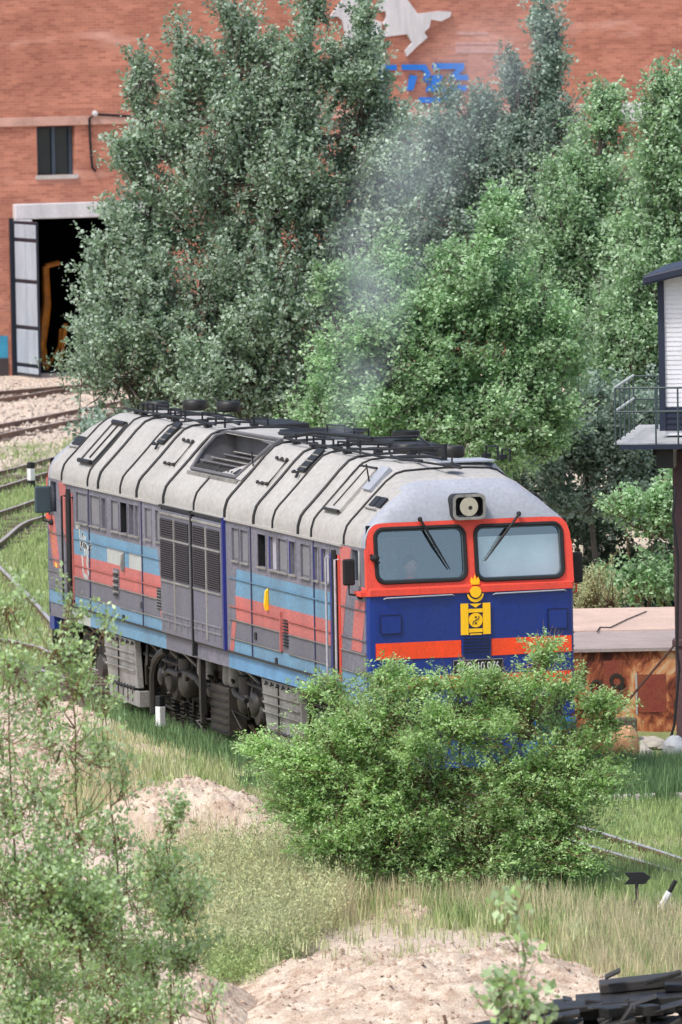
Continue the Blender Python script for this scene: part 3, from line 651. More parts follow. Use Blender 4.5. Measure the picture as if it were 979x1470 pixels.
    for x, z0, z1, c_ in ((3.78, 2.14, 2.46, c_ylw), (-3.9, 2.16, 2.46, c_box)):
        w = MB(); w.prism([(x-.05, s*HW, z0), (x-.05, s*HW, z1), (x-.05, s*(HW+.05), z1-.04), (x-.05, s*(HW+.07), z0+.08), (x-.05, s*(HW+.05), z0)], (.05, 0, 0), c_); w.build('lamp_bracket', LO, bevel=.01)
    w = MB()
    for x, z in ((3.1, 1.73), (4.12, 1.45), (-4.0, 1.45), (-2.95, 1.72)): w.slab(x-.045, x+.045, s*HW, s*(HW+.02), z-.05, z+.05, c_blk)
    w.build('step_hole', LO)
    # sill beam
    b = MB()
    for x0, x1, m in ((-8.45, -7.3, c_grey), (-7.3, -6, c_paleP), (-6, -1.7, c_lb), (-1.7, -.03, c_darkgrey), (-.03, 1.65, c_grey), (1.65, 5.9, mat('clean_light_blue_beam', lin((104, 152, 192)), .6, 0, .3, 2)), (5.9, 8.45, c_lb)):
        b.slab(x0, x1, s*(HW-.12), s*(HW-.012), 1.165, 1.38, m)
    b.slab(-8.45, 8.45, s*(HW-.2), s*(HW-.121), 1.2, 1.36, c_under)
    b.build('sill_beam', LO)

# ---- roof
PROF = [(1.475, 3.32), (1.473, 3.38), (1.47, 3.43), (1.45, 3.5), (1.425, 3.57), (1.37, 3.64), (1.3, 3.71), (1.07, 3.95), (.86, 4.18), (.72, 4.31), (.6, 4.355), (.3, 4.38), (0, 4.39)]
PROF = PROF+[(-y, z) for y, z in PROF[-2::-1]]; PROF = [(-y, z) for y, z in PROF]    # from -Y to +Y
def roof_section(x):
    ax = abs(x); out = []
    H = float(np.interp(ax, [7.2, 7.6, 7.9, 8.08, 8.2, 8.3, 8.36, 8.395], [1.5, 1.13, 1.03, .93, .80, .62, .48, .345]))
    p = float(np.interp(ax, [7.2, 8.2, 8.395], [5, 5, 9])); wf = 1-.012*max(0, (ax-7.6)/.8)**2
    for y, z in PROF:
        d = max(z-3.32, 1e-3); d2 = (d**-p+H**-p)**(-1/p) if ax > 7.2 else d
        out.append((y*wf, 3.32+d2))
    return out
def edge_z(y):
    pr = roof_section(8.395); return float(np.interp(abs(y), [q[0] for q in pr if q[0] >= 0], [q[1] for q in pr if q[0] >= 0]))
def on_slope(x, f, s=-1, out=0):
    """point on the upper slope: f=0 at the shoulder (z 3.71) .. 1 at the crest (z 4.31)"""
    y = 1.3+(.72-1.3)*f; z = 3.71+(4.31-3.71)*f
    nx, nz = .6, .58; L = math.hypot(nx, nz); return Vector((x, s*(y+out*nx/L), z+out*nz/L))
xs = [7.2, 7.35, 7.5, 7.65, 7.8, 7.92, 8.02, 8.1, 8.17, 8.23, 8.28, 8.32, 8.36, 8.395]; xs = [-x for x in xs[::-1]]+[-6, -4.5, -3, -1.62, 0, 1.62, 3, 4.5, 6]+xs
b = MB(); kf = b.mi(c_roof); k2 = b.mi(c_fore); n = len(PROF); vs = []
for x in xs: vs += [(x, y, z) for y, z in roof_section(x)]
b.v = vs
for i in range(len(xs)-1):
    for j in range(n-1):
        xm = (xs[i]+xs[i+1])/2
        if -1.62 < xm < 1.62 and 3.71 < (PROF[j][1]+PROF[j+1][1])/2 < 4.34 and PROF[j][0] < 0: continue       # opening for the fan chamber
        b.f.append((i*n+j, (i+1)*n+j, (i+1)*n+j+1, i*n+j+1))
        zc = (PROF[j][1]+PROF[j+1][1])/2
        b.m.append(k2 if abs(xm) > (8.02 if abs(PROF[j][0]+PROF[j+1][0])/2 < .95 else 8.14)+(.08 if zc < 3.6 else 0) else kf)  # front dome faces switch colour to paint in their shading
# eave lip
for s in (-1, 1): b.slab(-7.4, 7.4, s*(HW-.02), s*(HW+.025), 3.29, 3.325, c_roof); b.slab(-1.75, 1.6, s*(HW+.026), s*(HW+.06), 3.28, 3.31, c_seam)
# sloped cheeks closing the fan chamber opening
b.build('roof', LO, smooth=True)
b = MB()
A = [on_slope(-1.62, 0), on_slope(-1.15, .28), on_slope(1.55, .2), on_slope(1.62, 0)]
b.add([on_slope(-1.62, 0), on_slope(1.62, 0), on_slope(1.62, .24), on_slope(-1.15, .24), on_slope(-1.62, .24)], [(0, 1, 2, 3, 4)], c_roof)
b.add([on_slope(-1.62, .24), on_slope(-1.15, .24), on_slope(-1.38, .65), on_slope(-1.36, 1.02), on_slope(-1.62, 1.02)], [(0, 1, 2, 3, 4)], c_roof)
b.add([on_slope(1.62, .24), on_slope(1.62, 1.02), on_slope(1.5, 1.02), on_slope(1.2, .24)], [(0, 1, 2, 3)], c_roof)
top = [on_slope(-1.36, 1.02), on_slope(1.5, 1.02)]
# chamber: floor, back wall, end walls
b.add([(-1.15, -1.14, 3.84), (1.3, -1.14, 3.84), (1.3, -.4, 3.98), (-1.4, -.4, 3.98)], [(0, 1, 2, 3)], c_blk)
b.add([(-1.4, -.42, 3.95), (1.5, -.42, 3.95), (1.5, -.42, 4.37), (-1.4, -.42, 4.37)], [(0, 1, 2, 3)], mat('chamber_wall_grey', lin((104, 104, 108)), .8, 0, .3, 4))
cw = mat('chamber_wall_grey', (0, 0, 0))
b.add([(-1.15, -1.15, 3.84), (-1.38, -.95, 4.08), (-1.36, -.7, 4.33), (-1.38, -.12, 4.37), (-1.38, -.12, 3.8)], [(0, 1, 2, 3, 4)], cw)
b.add([(1.25, -1.15, 3.84), (1.5, -.7, 4.33), (1.5, -.12, 4.37), (1.5, -.12, 3.8)], [(0, 1, 2, 3)], cw)
b.add([(-1.62, -.0, 4.39), (1.62, -.0, 4.39), (1.62, -.6, 4.36), (1.45, -.43, 4.372), (-1.38, -.43, 4.372), (-1.62, -.6, 4.36)], [(0, 1, 2, 3, 4, 5)], c_roof)
b.add([(-1.38, -.42, 4.37), (1.5, -.42, 4.37), (1.62, -.12, 4.39), (1.62, -.6, 4.345), (1.5, -.6, 4.345), (1.5, -.7, 4.33)], [(0, 1, 2, 3, 4, 5)], cw)
fc = b.build('fan_chamber', LO)
b = MB()
for q in range(13):
    x = -1.15+q*.19; b.box((x+.1, -.78, 3.95), (.13, .72, .012), c_under3, M=Matrix.Rotation(R(11), 3, 'X') @ Matrix.Rotation(R(42), 3, 'Y'))
for yy_ in (-1.02, -.85, -.66, -.5): b.tube([(-1.2, yy_, 3.87+(yy_+1.14)*.19+.09), (1.32, yy_, 3.87+(yy_+1.14)*.19+.09)], .016, c_box if yy_ in (-.85, -.5) else cw, 5)
for q in ():  b.box((0, 0, 0), (.035, .8, .06), cw)

b.build('louvre_blade', fc)
b = MB()
rim = [on_slope(-1.15, .24, out=.02), on_slope(-1.38, .65, out=.02), on_slope(-1.36, 1.0, out=.02), Vector((-1.3, -.55, 4.38)), Vector((1.45, -.55, 4.4)), on_slope(1.5, 1.0, out=.02), on_slope(1.2, .24, out=.02)]
b.tube(rim+[rim[0]], .03, cw, 6)
b.box((.1, -1.2, 3.81), (2.6, .07, .05), c_box)
b.add([on_slope(.25, .25, out=.015), on_slope(1.5, .2, out=.015), on_slope(1.55, .65, out=.015)], [(0, 1, 2)], c_roof)
b.add([on_slope(.9, .3, out=.025), on_slope(1.2, .28, out=.025), on_slope(1.28, .42, out=.025), on_slope(1.05, .42, out=.025)], [(0, 1, 2, 3)], c_blk)
b.build('chamber_rim', fc)
# ribs
RIBS = [7.48, 5.94, 5.31, 4.05, 3.11, 1.63, 0, -1.63, -3.11, -4.05, -5.31, -5.94, -7.48]
for x in RIBS:
    pr = roof_section(x); P = [(x, y*1.006, z+.008) for y, z in pr]
    if x == 0: P = P[:8]
    b = MB(); b.tube(P, .028 if abs(x) in (1.63, 5.31, 3.11) else .019, c_seam, 6); b.build('roof_rib', LO)
def slope_plate(name, x0, x1, f0, f1, m, out=.02, s=-1, frame=None, fr=.02):
    b = MB(); P = [on_slope(x0, f0, s, out), on_slope(x1, f0, s, out), on_slope(x1, f1, s, out), on_slope(x0, f1, s, out)]
    nrm = (on_slope(0, 0, s, 1)-on_slope(0, 0, s, 0)); b.prism(P, -nrm*(out+.01), m)
    if frame: b.tube(P+[P[0]], fr, frame, 6)
    return b.build(name, LO)
for s in (-1, 1):
    # hatches: by the front cab a cream one with dark upper edge, by the rear cab a black-framed one
    slope_plate('roof_hatch', 6.12, 6.82, .0, .9, c_roof, .05, s)
    b = MB(); b.tube([on_slope(6.08, .0, s, .05), on_slope(6.08, .93, s, .05), on_slope(6.85, .93, s, .05)], .02, c_under3, 6); b.tube([on_slope(6.45, .06, s, .06), on_slope(6.45, .88, s, .06)], .01, c_under3, 5)
    b.tube([on_slope(6.1, -.02, s, .05), on_slope(6.8, -.02, s, .05)], .025, c_under3, 6); b.build('hatch_edge', LO)
    slope_plate('cover_plate', 6.93, 7.3, .5, 1.0, c_fore, .05, s)
    slope_plate('roof_hatch', -6.72, -6.0, -.08, .85, c_roof, .03, s, c_seam, .028)
    b = MB(); b.tube([on_slope(-6.35, .0, s, .045), on_slope(-6.35, .82, s, .045)], .014, c_seam, 5); b.tube([on_slope(-6.0, .85, s, .05), on_slope(-6.7, .85, s, .05)], .045, c_seam, 6); b.tube([on_slope(-6.75, -.1, s, .05), on_slope(-6.05, -.1, s, .05)], .04, c_seam, 6); b.build('hatch_edge', LO)
    for x0 in (7.64, 7.92, -8.02, -7.8):
        slope_plate('roof_vent', x0, x0+.23, .24, .44, c_blk, .018, s)
    b = MB(); b.tube([on_slope(7.6, .18, s, .02), on_slope(8.1, .18, s, .02)], .012, c_box, 5); b.tube([on_slope(-8.05, .18, s, .02), on_slope(-7.6, .18, s, .02)], .012, c_box, 5); b.build('vent_lip', LO)
    for xa in (2.3, -2.6):
        slope_plate('roof_hatch', xa, xa+.5, .25, .75, c_roof, .012, s)
        b = MB(); b.tube([on_slope(xa, .76, s, .03), on_slope(xa+.5, .74, s, .03), on_slope(xa+.55, .25, s, .03), on_slope(xa+.08, .22, s, .03)], .014, c_under3, 5)
        for q in (0, .25, .5): b.sphere(on_slope(xa+q, .77, s, .04), .03, c_under3, 6, 4); b.sphere(on_slope(xa+.08+q*.9, .22, s, .04), .03, c_under3, 6, 4)
        b.build('hatch_hinge', LO)
    for xa in (3.62, -3.75):
        b = MB(); P = [on_slope(xa, .6, s, .02), on_slope(xa+.33, .6, s, .02), on_slope(xa+.42, 1.1, s, .02), on_slope(xa+.1, 1.1, s, .02)]; b.prism(P, Vector((0, s*.02, .03)), c_blk)
        for q in range(3): b.tube([on_slope(xa+.02+.04*q, .68+.14*q, s, .06), on_slope(xa+.36+.02*q, .68+.14*q, s, .06)], .012, c_box, 4)
        b.tube([on_slope(xa-.04, .58, s, .05), on_slope(xa+.05, .52, s, .09), on_slope(xa+.2, .56, s, .06), on_slope(xa+.25, .46, s, .05)], .02, c_blk, 5)
        b.build('roof_vent', LO)
# rooftop equipment
b = MB(); b.lathe((.1, .45, 4.36), [(.62, 0), (.64, .05), (.6, .08), (.56, .05)], (0, 0, 1), c_blk, 28); b.build('fan_housing', LO, smooth=True)
b = MB(); b.slab(2.6, 4.7, .45, .85, 4.32, 4.47, c_blk); b.slab(2.2, 2.6, .2, .7, 4.34, 4.43, c_under3); b.build('exhaust_silencer', LO, bevel=.05)
b = MB(); b.lathe((3.6, .65, 4.5), [(.2, 0), (.2, .1), (.16, .1), (.15, .02)], (0, 0, 1), c_blk, 16); b.build('exhaust_outlet', LO, smooth=True)
b = MB(); b.slab(-3.1, -1.8, .3, .85, 4.32, 4.43, c_blk); b.slab(-.9, 1.3, .1, .8, 4.37, 4.41, c_under3); b.build('roof_box', LO, bevel=.04)
for x, y in ((5.2, .15), (6.0, .55), (-7.2, .0), (-7.2, .6), (-6.5, .95)):
    b = MB(); b.lathe((x, y, 4.36), [(.17, 0), (.19, .03), (.19, .13), (.165, .16)], (0, 0, 1), c_under3, 18); b.build('roof_dome', LO, smooth=True)
b = MB()
def pipe(P, r=.02, m=c_seam): b.tube(P, r, m, 6)
pipe([(7.35, -.3, 4.42), (6.2, -.55, 4.42), (5.5, -.6, 4.44), (3.4, -.62, 4.44), (1.9, -.6, 4.44)], .018)
pipe([(7.1, .1, 4.58), (5.6, -.35, 4.48), (4.6, -.5, 4.44)], .02); pipe([(7.1, .1, 4.4), (7.1, .1, 4.62)], .045)
pipe([(6.4, -.45, 4.42), (6.9, -.05, 4.44), (7.15, .05, 4.42)], .022); pipe([(6.4, -.45, 4.44), (7.0, -.5, 4.42), (7.2, -.35, 4.41), (7.75, -.1, 4.37), (8.0, .05, 4.34)], .018)
pipe([(5.2, .6, 4.42), (4, .7, 4.54), (3.3, .2, 4.5)], .018); pipe([(-7.3, -.5, 4.42), (-5.5, -.55, 4.44), (-3.8, -.6, 4.46), (-2, -.55, 4.44)], .018); pipe([(-7.0, -.2, 4.45), (-5, -.3, 4.5), (-3, -.2, 4.5), (-1.6, -.3, 4.46)], .022)
pipe([(1.6, -.55, 4.44), (2.6, -.4, 4.56), (4.4, -.1, 4.56)], .03)
b.build('roof_pipe', LO)
for x, y, L_ in ((-6.7, -.45, .3), (-6.2, -.5, .3), (-5.6, -.45, .35), (-5.0, -.4, .3), (-4.4, -.5, .3), (-2.6, -.5, .5), (-2.2, .1, .4), (2.0, -.5, .3), (2.7, -.45, .3), (3.2, -.1, .3), (3.3, -.5, .3), (3.9, -.45, .3), (4.5, -.5, .35), (5.0, -.2, .3), (5.6, .1, .2), (6.5, .9, .3), (6.9, 1.0, .2), (-3.6, -.3, .4), (.9, .3, .5), (1.9, .4, .4)):
    b = MB(); h = .12+.06*random.random(); b.tube([(x, y, 4.34), (x, y, 4.38+h), (x+L_*.8, y+L_*.3, 4.38+h), (x+L_*.8, y+L_*.3, 4.34)], .018, c_seam, 6); b.box((x, y, 4.40), (.14, .1, .06), c_seam); b.build('grab_rail', LO)
b = MB(); b.tube([(7.0, -.95, 4.1), (7.02, -1.0, 4.38)], .012, c_under3, 5); b.tube([(1.5, -1.0, 4.0), (1.5, -1.02, 4.25)], .012, c_under3, 5); b.build('roof_hook', LO)
b = MB(); b.lathe((7.75, .0, 4.34), [(.12, 0), (.12, .03), (.03, .06), (.012, .08), (.012, .24)], (0, 0, 1), c_under3, 16); b.build('antenna', LO, smooth=True)
slope_b = MB(); slope_b.slab(6.7, 7.35, -.05, .75, 4.372, 4.392, c_fore); slope_b.build('roof_access_plate', LO)

# ---- cab ends
def cab_end(d):
    """d=+1 near (front) cab, -1 far cab"""
    X = 8.5
    def q(x, y, z): return (d*x, y*1.0, z)
    # lower front panel, rounded corners
    b = MB(); ys = [-1.475, -1.47, -1.44, -1.38, 0, 1.38, 1.44, 1.47, 1.475]; xo = [8.4, 8.45, 8.485, 8.5, 8.51, 8.5, 8.485, 8.45, 8.4]
    zl = [1.2, 1.39, 1.56, 1.82, 2.04, 2.68]
    for i in range(len(ys)-1):
        for j in range(len(zl)-1):
            yc = (ys[i]+ys[i+1])/2
            b.quad(q(xo[i], ys[i], zl[j]), q(xo[i+1], ys[i+1], zl[j]), q(xo[i+1], ys[i+1], zl[j+1]), q(xo[i], ys[i], zl[j+1]), c_navy)
    P = lambda L, m, k=.004: b.prism([q(8.512+k, y, z) for y, z in L], (-d*.012, 0, 0), m)
    P([(-1.37, 1.82), (-.16, 1.81), (-.16, 2.04), (-1.37, 2.04)], c_org); P([(.27, 1.81), (1.42, 1.82), (1.42, 2.04), (.27, 2.04)], c_org); P([(-1.4, 1.39), (1.42, 1.39), (1.42, 1.56), (-1.4, 1.56)], c_org)
    fp = b.build('front_panel', LO, smooth=True)
    b = MB()
    for y0, y1 in ((-1.25, -.25), (.3, 1.35)): b.tube([q(8.52, y0, 2.64), q(8.545, y0+.03, 2.655), q(8.545, y1-.03, 2.665), q(8.52, y1, 2.65)], .01, c_fore, 6)
    b.build('handrail', fp)
    for y0, y1, z0, z1 in ((-1.3, -1.01, 2.17, 2.42), (1.09, 1.36, 2.14, 2.41)):
        b = MB(); b.slab(d*8.505, d*8.522, y0, y1, z0, z1, c_navy); b.tube([q(8.523, y0, z0), q(8.523, y1, z0), q(8.523, y1, z1), q(8.523, y0, z1), q(8.523, y0, z0)], .006, c_seam, 4); b.build('access_hatch', fp)
    b = MB(); b.slab(d*8.50, d*8.53, -.15, .26, 1.83, 2.08, c_navy)
    for k in range(5): b.slab(d*8.53, d*8.545, -.13, .24, 1.86+k*.045, 1.878+k*.045, mat('dark_navy_grille', (.004, .01, .04), .5))
    b.build('front_grille', fp)
    # belt
    b = MB(); yy = [-1.49, -1.48, -1.44, 0, 1.44, 1.48, 1.49]; xb = [8.3, 8.47, 8.53, 8.55, 8.53, 8.47, 8.3]
    for i in range(len(yy)-1):
        A_ = [q(xb[i], yy[i], 2.685), q(xb[i+1], yy[i+1], 2.685), q(xb[i+1], yy[i+1], 2.77), q(xb[i], yy[i], 2.77)]
        b.quad(*A_, c_red); b.quad(A_[3], A_[2], q(xb[i+1]-.06, yy[i+1]*.99, 2.80), q(xb[i]-.06, yy[i]*.99, 2.80), c_red); b.quad(A_[0], A_[1], q(xb[i+1]-.06, yy[i+1]*.99, 2.67), q(xb[i]-.06, yy[i]*.99, 2.67), c_red)
    b.slab(d*8.15, d*8.47, -1.56 if d > 0 else -1.49, -1.47, 2.68, 2.74, c_red); b.build('belt_rail', LO)
    # windscreen wall (red) with two rounded openings, tilting back
    def xw(z): return 8.5-(z-2.78)*.12
    wins = [(-1.33, -.06, 2.86, 3.585), (.09, 1.33, 2.84, 3.575)]
    def rr(y0, y1, z0, z1, r=.12, n=5):
        out = []
        for cy, cz, a0 in ((y1-r, z1-r, 0), (y0+r, z1-r, 90), (y0+r, z0+r, 180), (y1-r, z0+r, 270)):
            for k in range(n+1): a = R(a0+90*k/n); out.append((cy+r*math.cos(a), cz+r*math.sin(a)))
        return out
    b = MB()
    # wall from boxes of quads around each opening: fan from opening loop to outer rectangle
    cells = [(-1.475, .015, 2.77, 3.66), (.015, 1.475, 2.77, 3.66)]
    for (y0, y1, z0, z1), W_ in zip(cells, wins):
        lp_ = rr(*W_, n=8); L2 = []
        for (a1, c1), (a2, c2) in zip(lp_, lp_[1:]+lp_[:1]):      # subdivide the straight edges
            k_n = max(1, int(math.hypot(a2-a1, c2-c1)/.06)); L2 += [(a1+(a2-a1)*t/k_n, c1+(c2-c1)*t/k_n) for t in range(k_n)]
        lp_ = L2; n_ = len(lp_); cy, cz = (W_[0]+W_[1])/2, (W_[2]+W_[3])/2; outer = []
        inside = lambda a, c: y0 <= a <= y1 and z0 <= c <= edge_z(a)+.004
        for (a, c) in lp_:
            lo, hi = 1.0, 2.5
            for _ in range(26):
                md = (lo+hi)/2
                if inside(cy+(a-cy)*md, cz+(c-cz)*md): lo = md
                else: hi = md
            outer.append((cy+(a-cy)*lo, cz+(c-cz)*lo))
        vs_ = [q(xw(c), a, c) for a, c in lp_]+[q(xw(c), a, c) for a, c in outer]+[q(xw(c)-.09, a, c) for a, c in lp_]
        b.add(vs_, [(i, (i+1) % n_, (i+1) % n_+n_, i+n_) for i in range(n_)]+[(i, (i+1) % n_, (i+1) % n_+2*n_, i+2*n_) for i in range(n_)], c_red)
        for (yc, zc) in ((y0, z0), (y1, z0)):
            for k in range(n_):
                a, c = outer[k], outer[(k+1) % n_]; v = lambda p: abs(p[0]-yc) < 1e-3; h = lambda p: abs(p[1]-zc) < 1e-3
                if (v(a) and h(c)) or (h(a) and v(c)): b.add([q(xw(a[1]), *a), q(xw(zc), yc, zc), q(xw(c[1]), *c)], [(0, 1, 2)], c_red)
    for s in (-1, 1):  # cab cheeks and rounded upper corners
        b.quad(q(8.40, s*1.475, 2.77), q(xw(2.77), s*1.475, 2.77), q(xw(3.32), s*1.475, 3.32), q(8.40, s*1.475, 3.32), c_red)
        b.tube([q(8.462, s*1.44, 2.75), q(8.40, s*1.44, 3.3)], .04, c_red, 8)
    ws_ = b.build('windscreen_surround', LO)
    for W_, kind in zip(wins, 'ab'):
        lp_ = rr(*W_); b = MB(); P3 = [Vector(q(xw(c)+.008, a, c)) for a, c in lp_]; b.tube(P3+[P3[0], P3[1]], .026, c_rub, 6, cap=False)
        ins = rr(W_[0]+.03, W_[1]-.03, W_[2]+.03, W_[3]-.03, .1); P4 = [Vector(q(xw(c)-.0, a, c)) for a, c in ins]; b.tube(P4+[P4[0], P4[1]], .012, c_mirg, 5, cap=False)
        wo = b.build('windscreen', LO, smooth=True)
        g = MB(); g.add([q(xw(c)-.02, a, c) for a, c in lp_], [tuple(range(len(lp_)))], c_glass); g.build('pane', wo)
        if d > 0:
            if kind == 'a': p0, p1, mid = (-.69, 3.70), (-.30, 3.01), (-.5, 3.35)
            else: p0, p1, mid = (.72, 3.72), (.21, 3.10), (.45, 3.40)
        else: p0, p1, mid = ((-.69, 3.70), (-.3, 3.0), (-.5, 3.35)) if kind == 'a' else ((.72, 3.72), (.2, 3.1), (.45, 3.4))
        w = MB(); w.sphere(q(xw(p0[1])+.05, *p0), .035, c_rub, 8, 6); w.tube([q(xw(p0[1])+.07, *p0), q(xw(mid[1])+.06, *mid), q(xw(p1[1])+.03, *p1)], [.018, .02, .008], c_rub, 6); w.build('wiper', wo)
        sh = MB()   # tinted sun strip / roller blind inside
        if kind == 'b': sh.slab(d*8.335, d*8.34, W_[0]-.1, W_[1]+.1, 2.8, 3.42, mat('pale_roller_blind', lin((205, 218, 222)), .8, 0, .08)); sh.slab(d*8.325, d*8.34, W_[0]-.1, W_[1]+.1, 3.42, 3.63, mat('blue_sun_visor', lin((96, 140, 170)), .7))
        else: sh.slab(d*8.325, d*8.34, W_[0]-.1, W_[1]+.1, 3.46, 3.63, mat('blue_sun_visor', (0, 0, 0)))
        sh.build('sun_blind', wo)
    # round hook left of the left screen
    b = MB(); b.sphere(q(8.5, -1.36, 3.2), .05, c_rub, 8, 6, (1, 1.4, 1)); b.tube([q(8.5, -1.42, 3.25), q(8.52, -1.3, 3.13)], .02, c_rub, 6); b.build('window_catch', LO)
    # cab interior
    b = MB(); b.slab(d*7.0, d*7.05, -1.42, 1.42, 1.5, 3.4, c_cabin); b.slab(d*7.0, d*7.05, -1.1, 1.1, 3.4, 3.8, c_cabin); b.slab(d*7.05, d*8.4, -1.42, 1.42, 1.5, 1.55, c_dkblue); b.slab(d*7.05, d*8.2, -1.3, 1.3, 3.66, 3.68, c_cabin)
    b.slab(d*7.05, d*8.3, -1.41, -1.39, 1.5, 2.8, c_cabin); b.slab(d*7.05, d*8.3, 1.41, 1.39, 1.5, 3.6, c_cabin); b.slab(d*7.05, d*7.08, -1.2, -.6, 2.6, 3.5, mat('cab_back_window', lin((214, 226, 230)), .7)); b.build('cab_interior', LO)  # back window is an opaque slab, its daylight put into the pale colour
    b = MB(); b.slab(d*7.98, d*8.31, -1.38, 1.38, 2.5, 2.80, mat('driver_desk_grey_blue', lin((90, 112, 128)), .5)); b.build('control_desk', LO, bevel=.04)
    # headlight in recess
    def xf(z): return float(np.interp(z, [3.66, 3.76, 3.9, 4.0, 4.1], [8.45, 8.42, 8.38, 8.32, 8.2]))
    b = MB(); y0, y1, z0, z1 = -.245, .225, 3.67, 4.02; lo_ = rr(y0, y1, z0, z1, .08); li = rr(y0+.04, y1-.04, z0+.04, z1-.04, .06); k = len(lo_)
    V1 = [q(8.30, a, c) for a, c in lo_]; V2 = [q(8.52, a, c) for a, c in lo_]; V3 = [q(8.52, a, c) for a, c in li]; V4 = [q(8.38, a, c) for a, c in li]
    b.add(V1+V2, [(i, (i+1) % k, (i+1) % k+k, i+k) for i in range(k)], c_seam); b.add(V2+V3, [(i, (i+1) % k, (i+1) % k+k, i+k) for i in range(k)], c_box); b.add(V3+V4, [(i, (i+1) % k, (i+1) % k+k, i+k) for i in range(k)], c_under3); b.add(V4, [tuple(range(k))], c_seam)
    hl = b.build('headlight', LO, smooth=False)
    b = MB(); chrome = mat('chrome_reflector', (.75, .75, .72), .25, 1, .15, 8); b.lathe(q(8.39, .0, 3.845), [(.02, .0), (.06, .005), (.1, .03), (.125, .07), (.13, .08), (.12, .08)], (d, 0, 0), chrome, 24); b.lathe(q(8.40, .02, 3.83), [(.03, 0), (.03, .07), (.01, .09)], (d, 0, 0), c_under3, 10); b.build('reflector', hl, smooth=True)
    # horn of the frame: pilot, buffers, coupler (hidden by the bush at the near end)
    b = MB(); b.slab(d*8.2, d*8.47, -1.46, 1.46, .95, 1.2, c_navy); cq = c_navy if d > 0 else c_under; d > 0 and b.slab(8.5, 8.53, .75, 1.46, .35, .93, c_brb); b.prism([(d*8.35, -1.46, .95), (d*8.35, 1.46, .95), (d*8.5, 1.3, .3), (d*8.5, -1.3, .3)], (-d*.05, 0, 0), cq); b.slab(d*8.3, d*8.34, -1.46, 1.46, .35, .95, cq); b.build('pilot', LO)
    for y in (-.95, .95):
        b = MB(); b.lathe(q(8.47, y, 1.05), [(.14, 0), (.12, .05), (.09, .06), (.09, .32), (.22, .34), (.22, .38)], (d, 0, 0), c_under3, 16); b.build('buffer', LO, smooth=True)
    b = MB(); b.slab(d*8.4, d*8.95, -.14, .14, .95, 1.2, c_under3); b.box((d*9.0, .05, 1.07), (.2, .34, .36), c_under3); b.build('coupler', LO, bevel=.04)
    # mirrors
    for s in (-1, 1):
        b = MB()
        if d > 0: yy, zz, w_, h_ = (s*1.655 if s < 0 else 1.59, 3.005, .17, .36) if s < 0 else (1.59, 2.94, .19, .42); xx = 8.25
        else: yy, zz, w_, h_ = s*1.63, 3.0, .26, .42; xx = 8.1
        b.box((d*xx, yy, zz), (.06, w_, h_), c_rub if d > 0 else c_mirg); mo = b.build('mirror', LO, bevel=.025)
        b = MB(); b.tube([(d*xx, yy, zz-h_/2), (d*xx, yy, zz-h_/2-.12), (d*(xx+.0), s*1.47, zz-h_/2-.15)], .015, c_red if (s > 0 and d > 0) else c_rub, 6); b.sphere((d*xx, s*1.5, zz-h_/2-.15), .05, c_rub, 8, 6); b.build('mirror_arm', mo)
cab_end(1); cab_end(-1)
# emblem on the near front
e_ = MB(); ex, ec = 8.545, .045
def EP(P, k=0): e_.prism([(ex+k, y+ec, z) for y, z in P], (-.02, 0, 0), c_ylw)
EP([(-.21, 2.11), (-.105, 2.11), (-.105, 2.535), (-.21, 2.535)]); EP([(.105, 2.11), (.21, 2.11), (.21, 2.535), (.105, 2.535)])
circ = lambda cy, cz, r, n=28, a0=0, a1=360: [(cy+r*math.cos(R(a0+(a1-a0)*i/n)), cz+r*math.sin(R(a0+(a1-a0)*i/n))) for i in range(n)]
EP([(-.085, 2.53), (.085, 2.53), (0, 2.475)]); EP([(-.1, 2.41), (.1, 2.41), (.1, 2.46), (-.1, 2.46)]); EP(circ(0, 2.305, .098)); EP([(-.095, 2.14), (.095, 2.14), (.095, 2.19), (-.095, 2.19)]); EP([(-.085, 2.105), (.085, 2.105), (.085, 2.125), (-.085, 2.125)])
EP(circ(0, 2.69, .078), .02)
cres = [(.115*math.cos(R(a)), 2.665+.115*math.sin(R(a))) for a in range(180, 361, 12)]+[(.1*math.cos(R(a)), 2.69+.1*math.sin(R(a))) for a in range(345, 194, -12)]
EP(cres, .006)
for dy, h, w in ((-.045, .07, .02), (0, .1, .025), (.045, .07, .02)): EP([(dy-w, 2.82), (dy+w, 2.82), (dy+w*.9, 2.85), (dy, 2.82+h), (dy-w*.9, 2.85)], .0)
EP([(-.06, 2.79), (.06, 2.79), (.05, 2.825), (-.05, 2.825)], .01)
em = e_.build('emblem', LO)
e_ = MB()
for sg in (1, -1):
    e_.lathe((ex, ec, 2.305+sg*.042), [(.014, 0), (.014, .006)], (1, 0, 0), c_seam, 12)
e_.tube([(ex+.002, ec+.045, 2.36), (ex+.002, ec+.035, 2.32), (ex+.002, ec, 2.305), (ex+.002, ec-.035, 2.29), (ex+.002, ec-.045, 2.25)], .006, c_seam, 5); e_.build('emblem_mark', em)
b = MB(); b.slab(8.505, 8.535, -.28, .42, 1.575, 1.765, c_seam); b.tube([(8.54, -.28, 1.575), (8.54, .42, 1.575), (8.54, .42, 1.765), (8.54, -.28, 1.765), (8.54, -.28, 1.575)], .008, c_box, 4); pl = b.build('number_plate', LO)
text('plate_lettering', '2ТЭ110 076', .165, c_white, Matrix.Translation((8.537, .07, 1.67)) @ Matrix.Rotation(R(90), 4, 'Z') @ Matrix.Rotation(R(90), 4, 'X') @ Matrix.Diagonal((.72, 1, 1, 1)), pl)

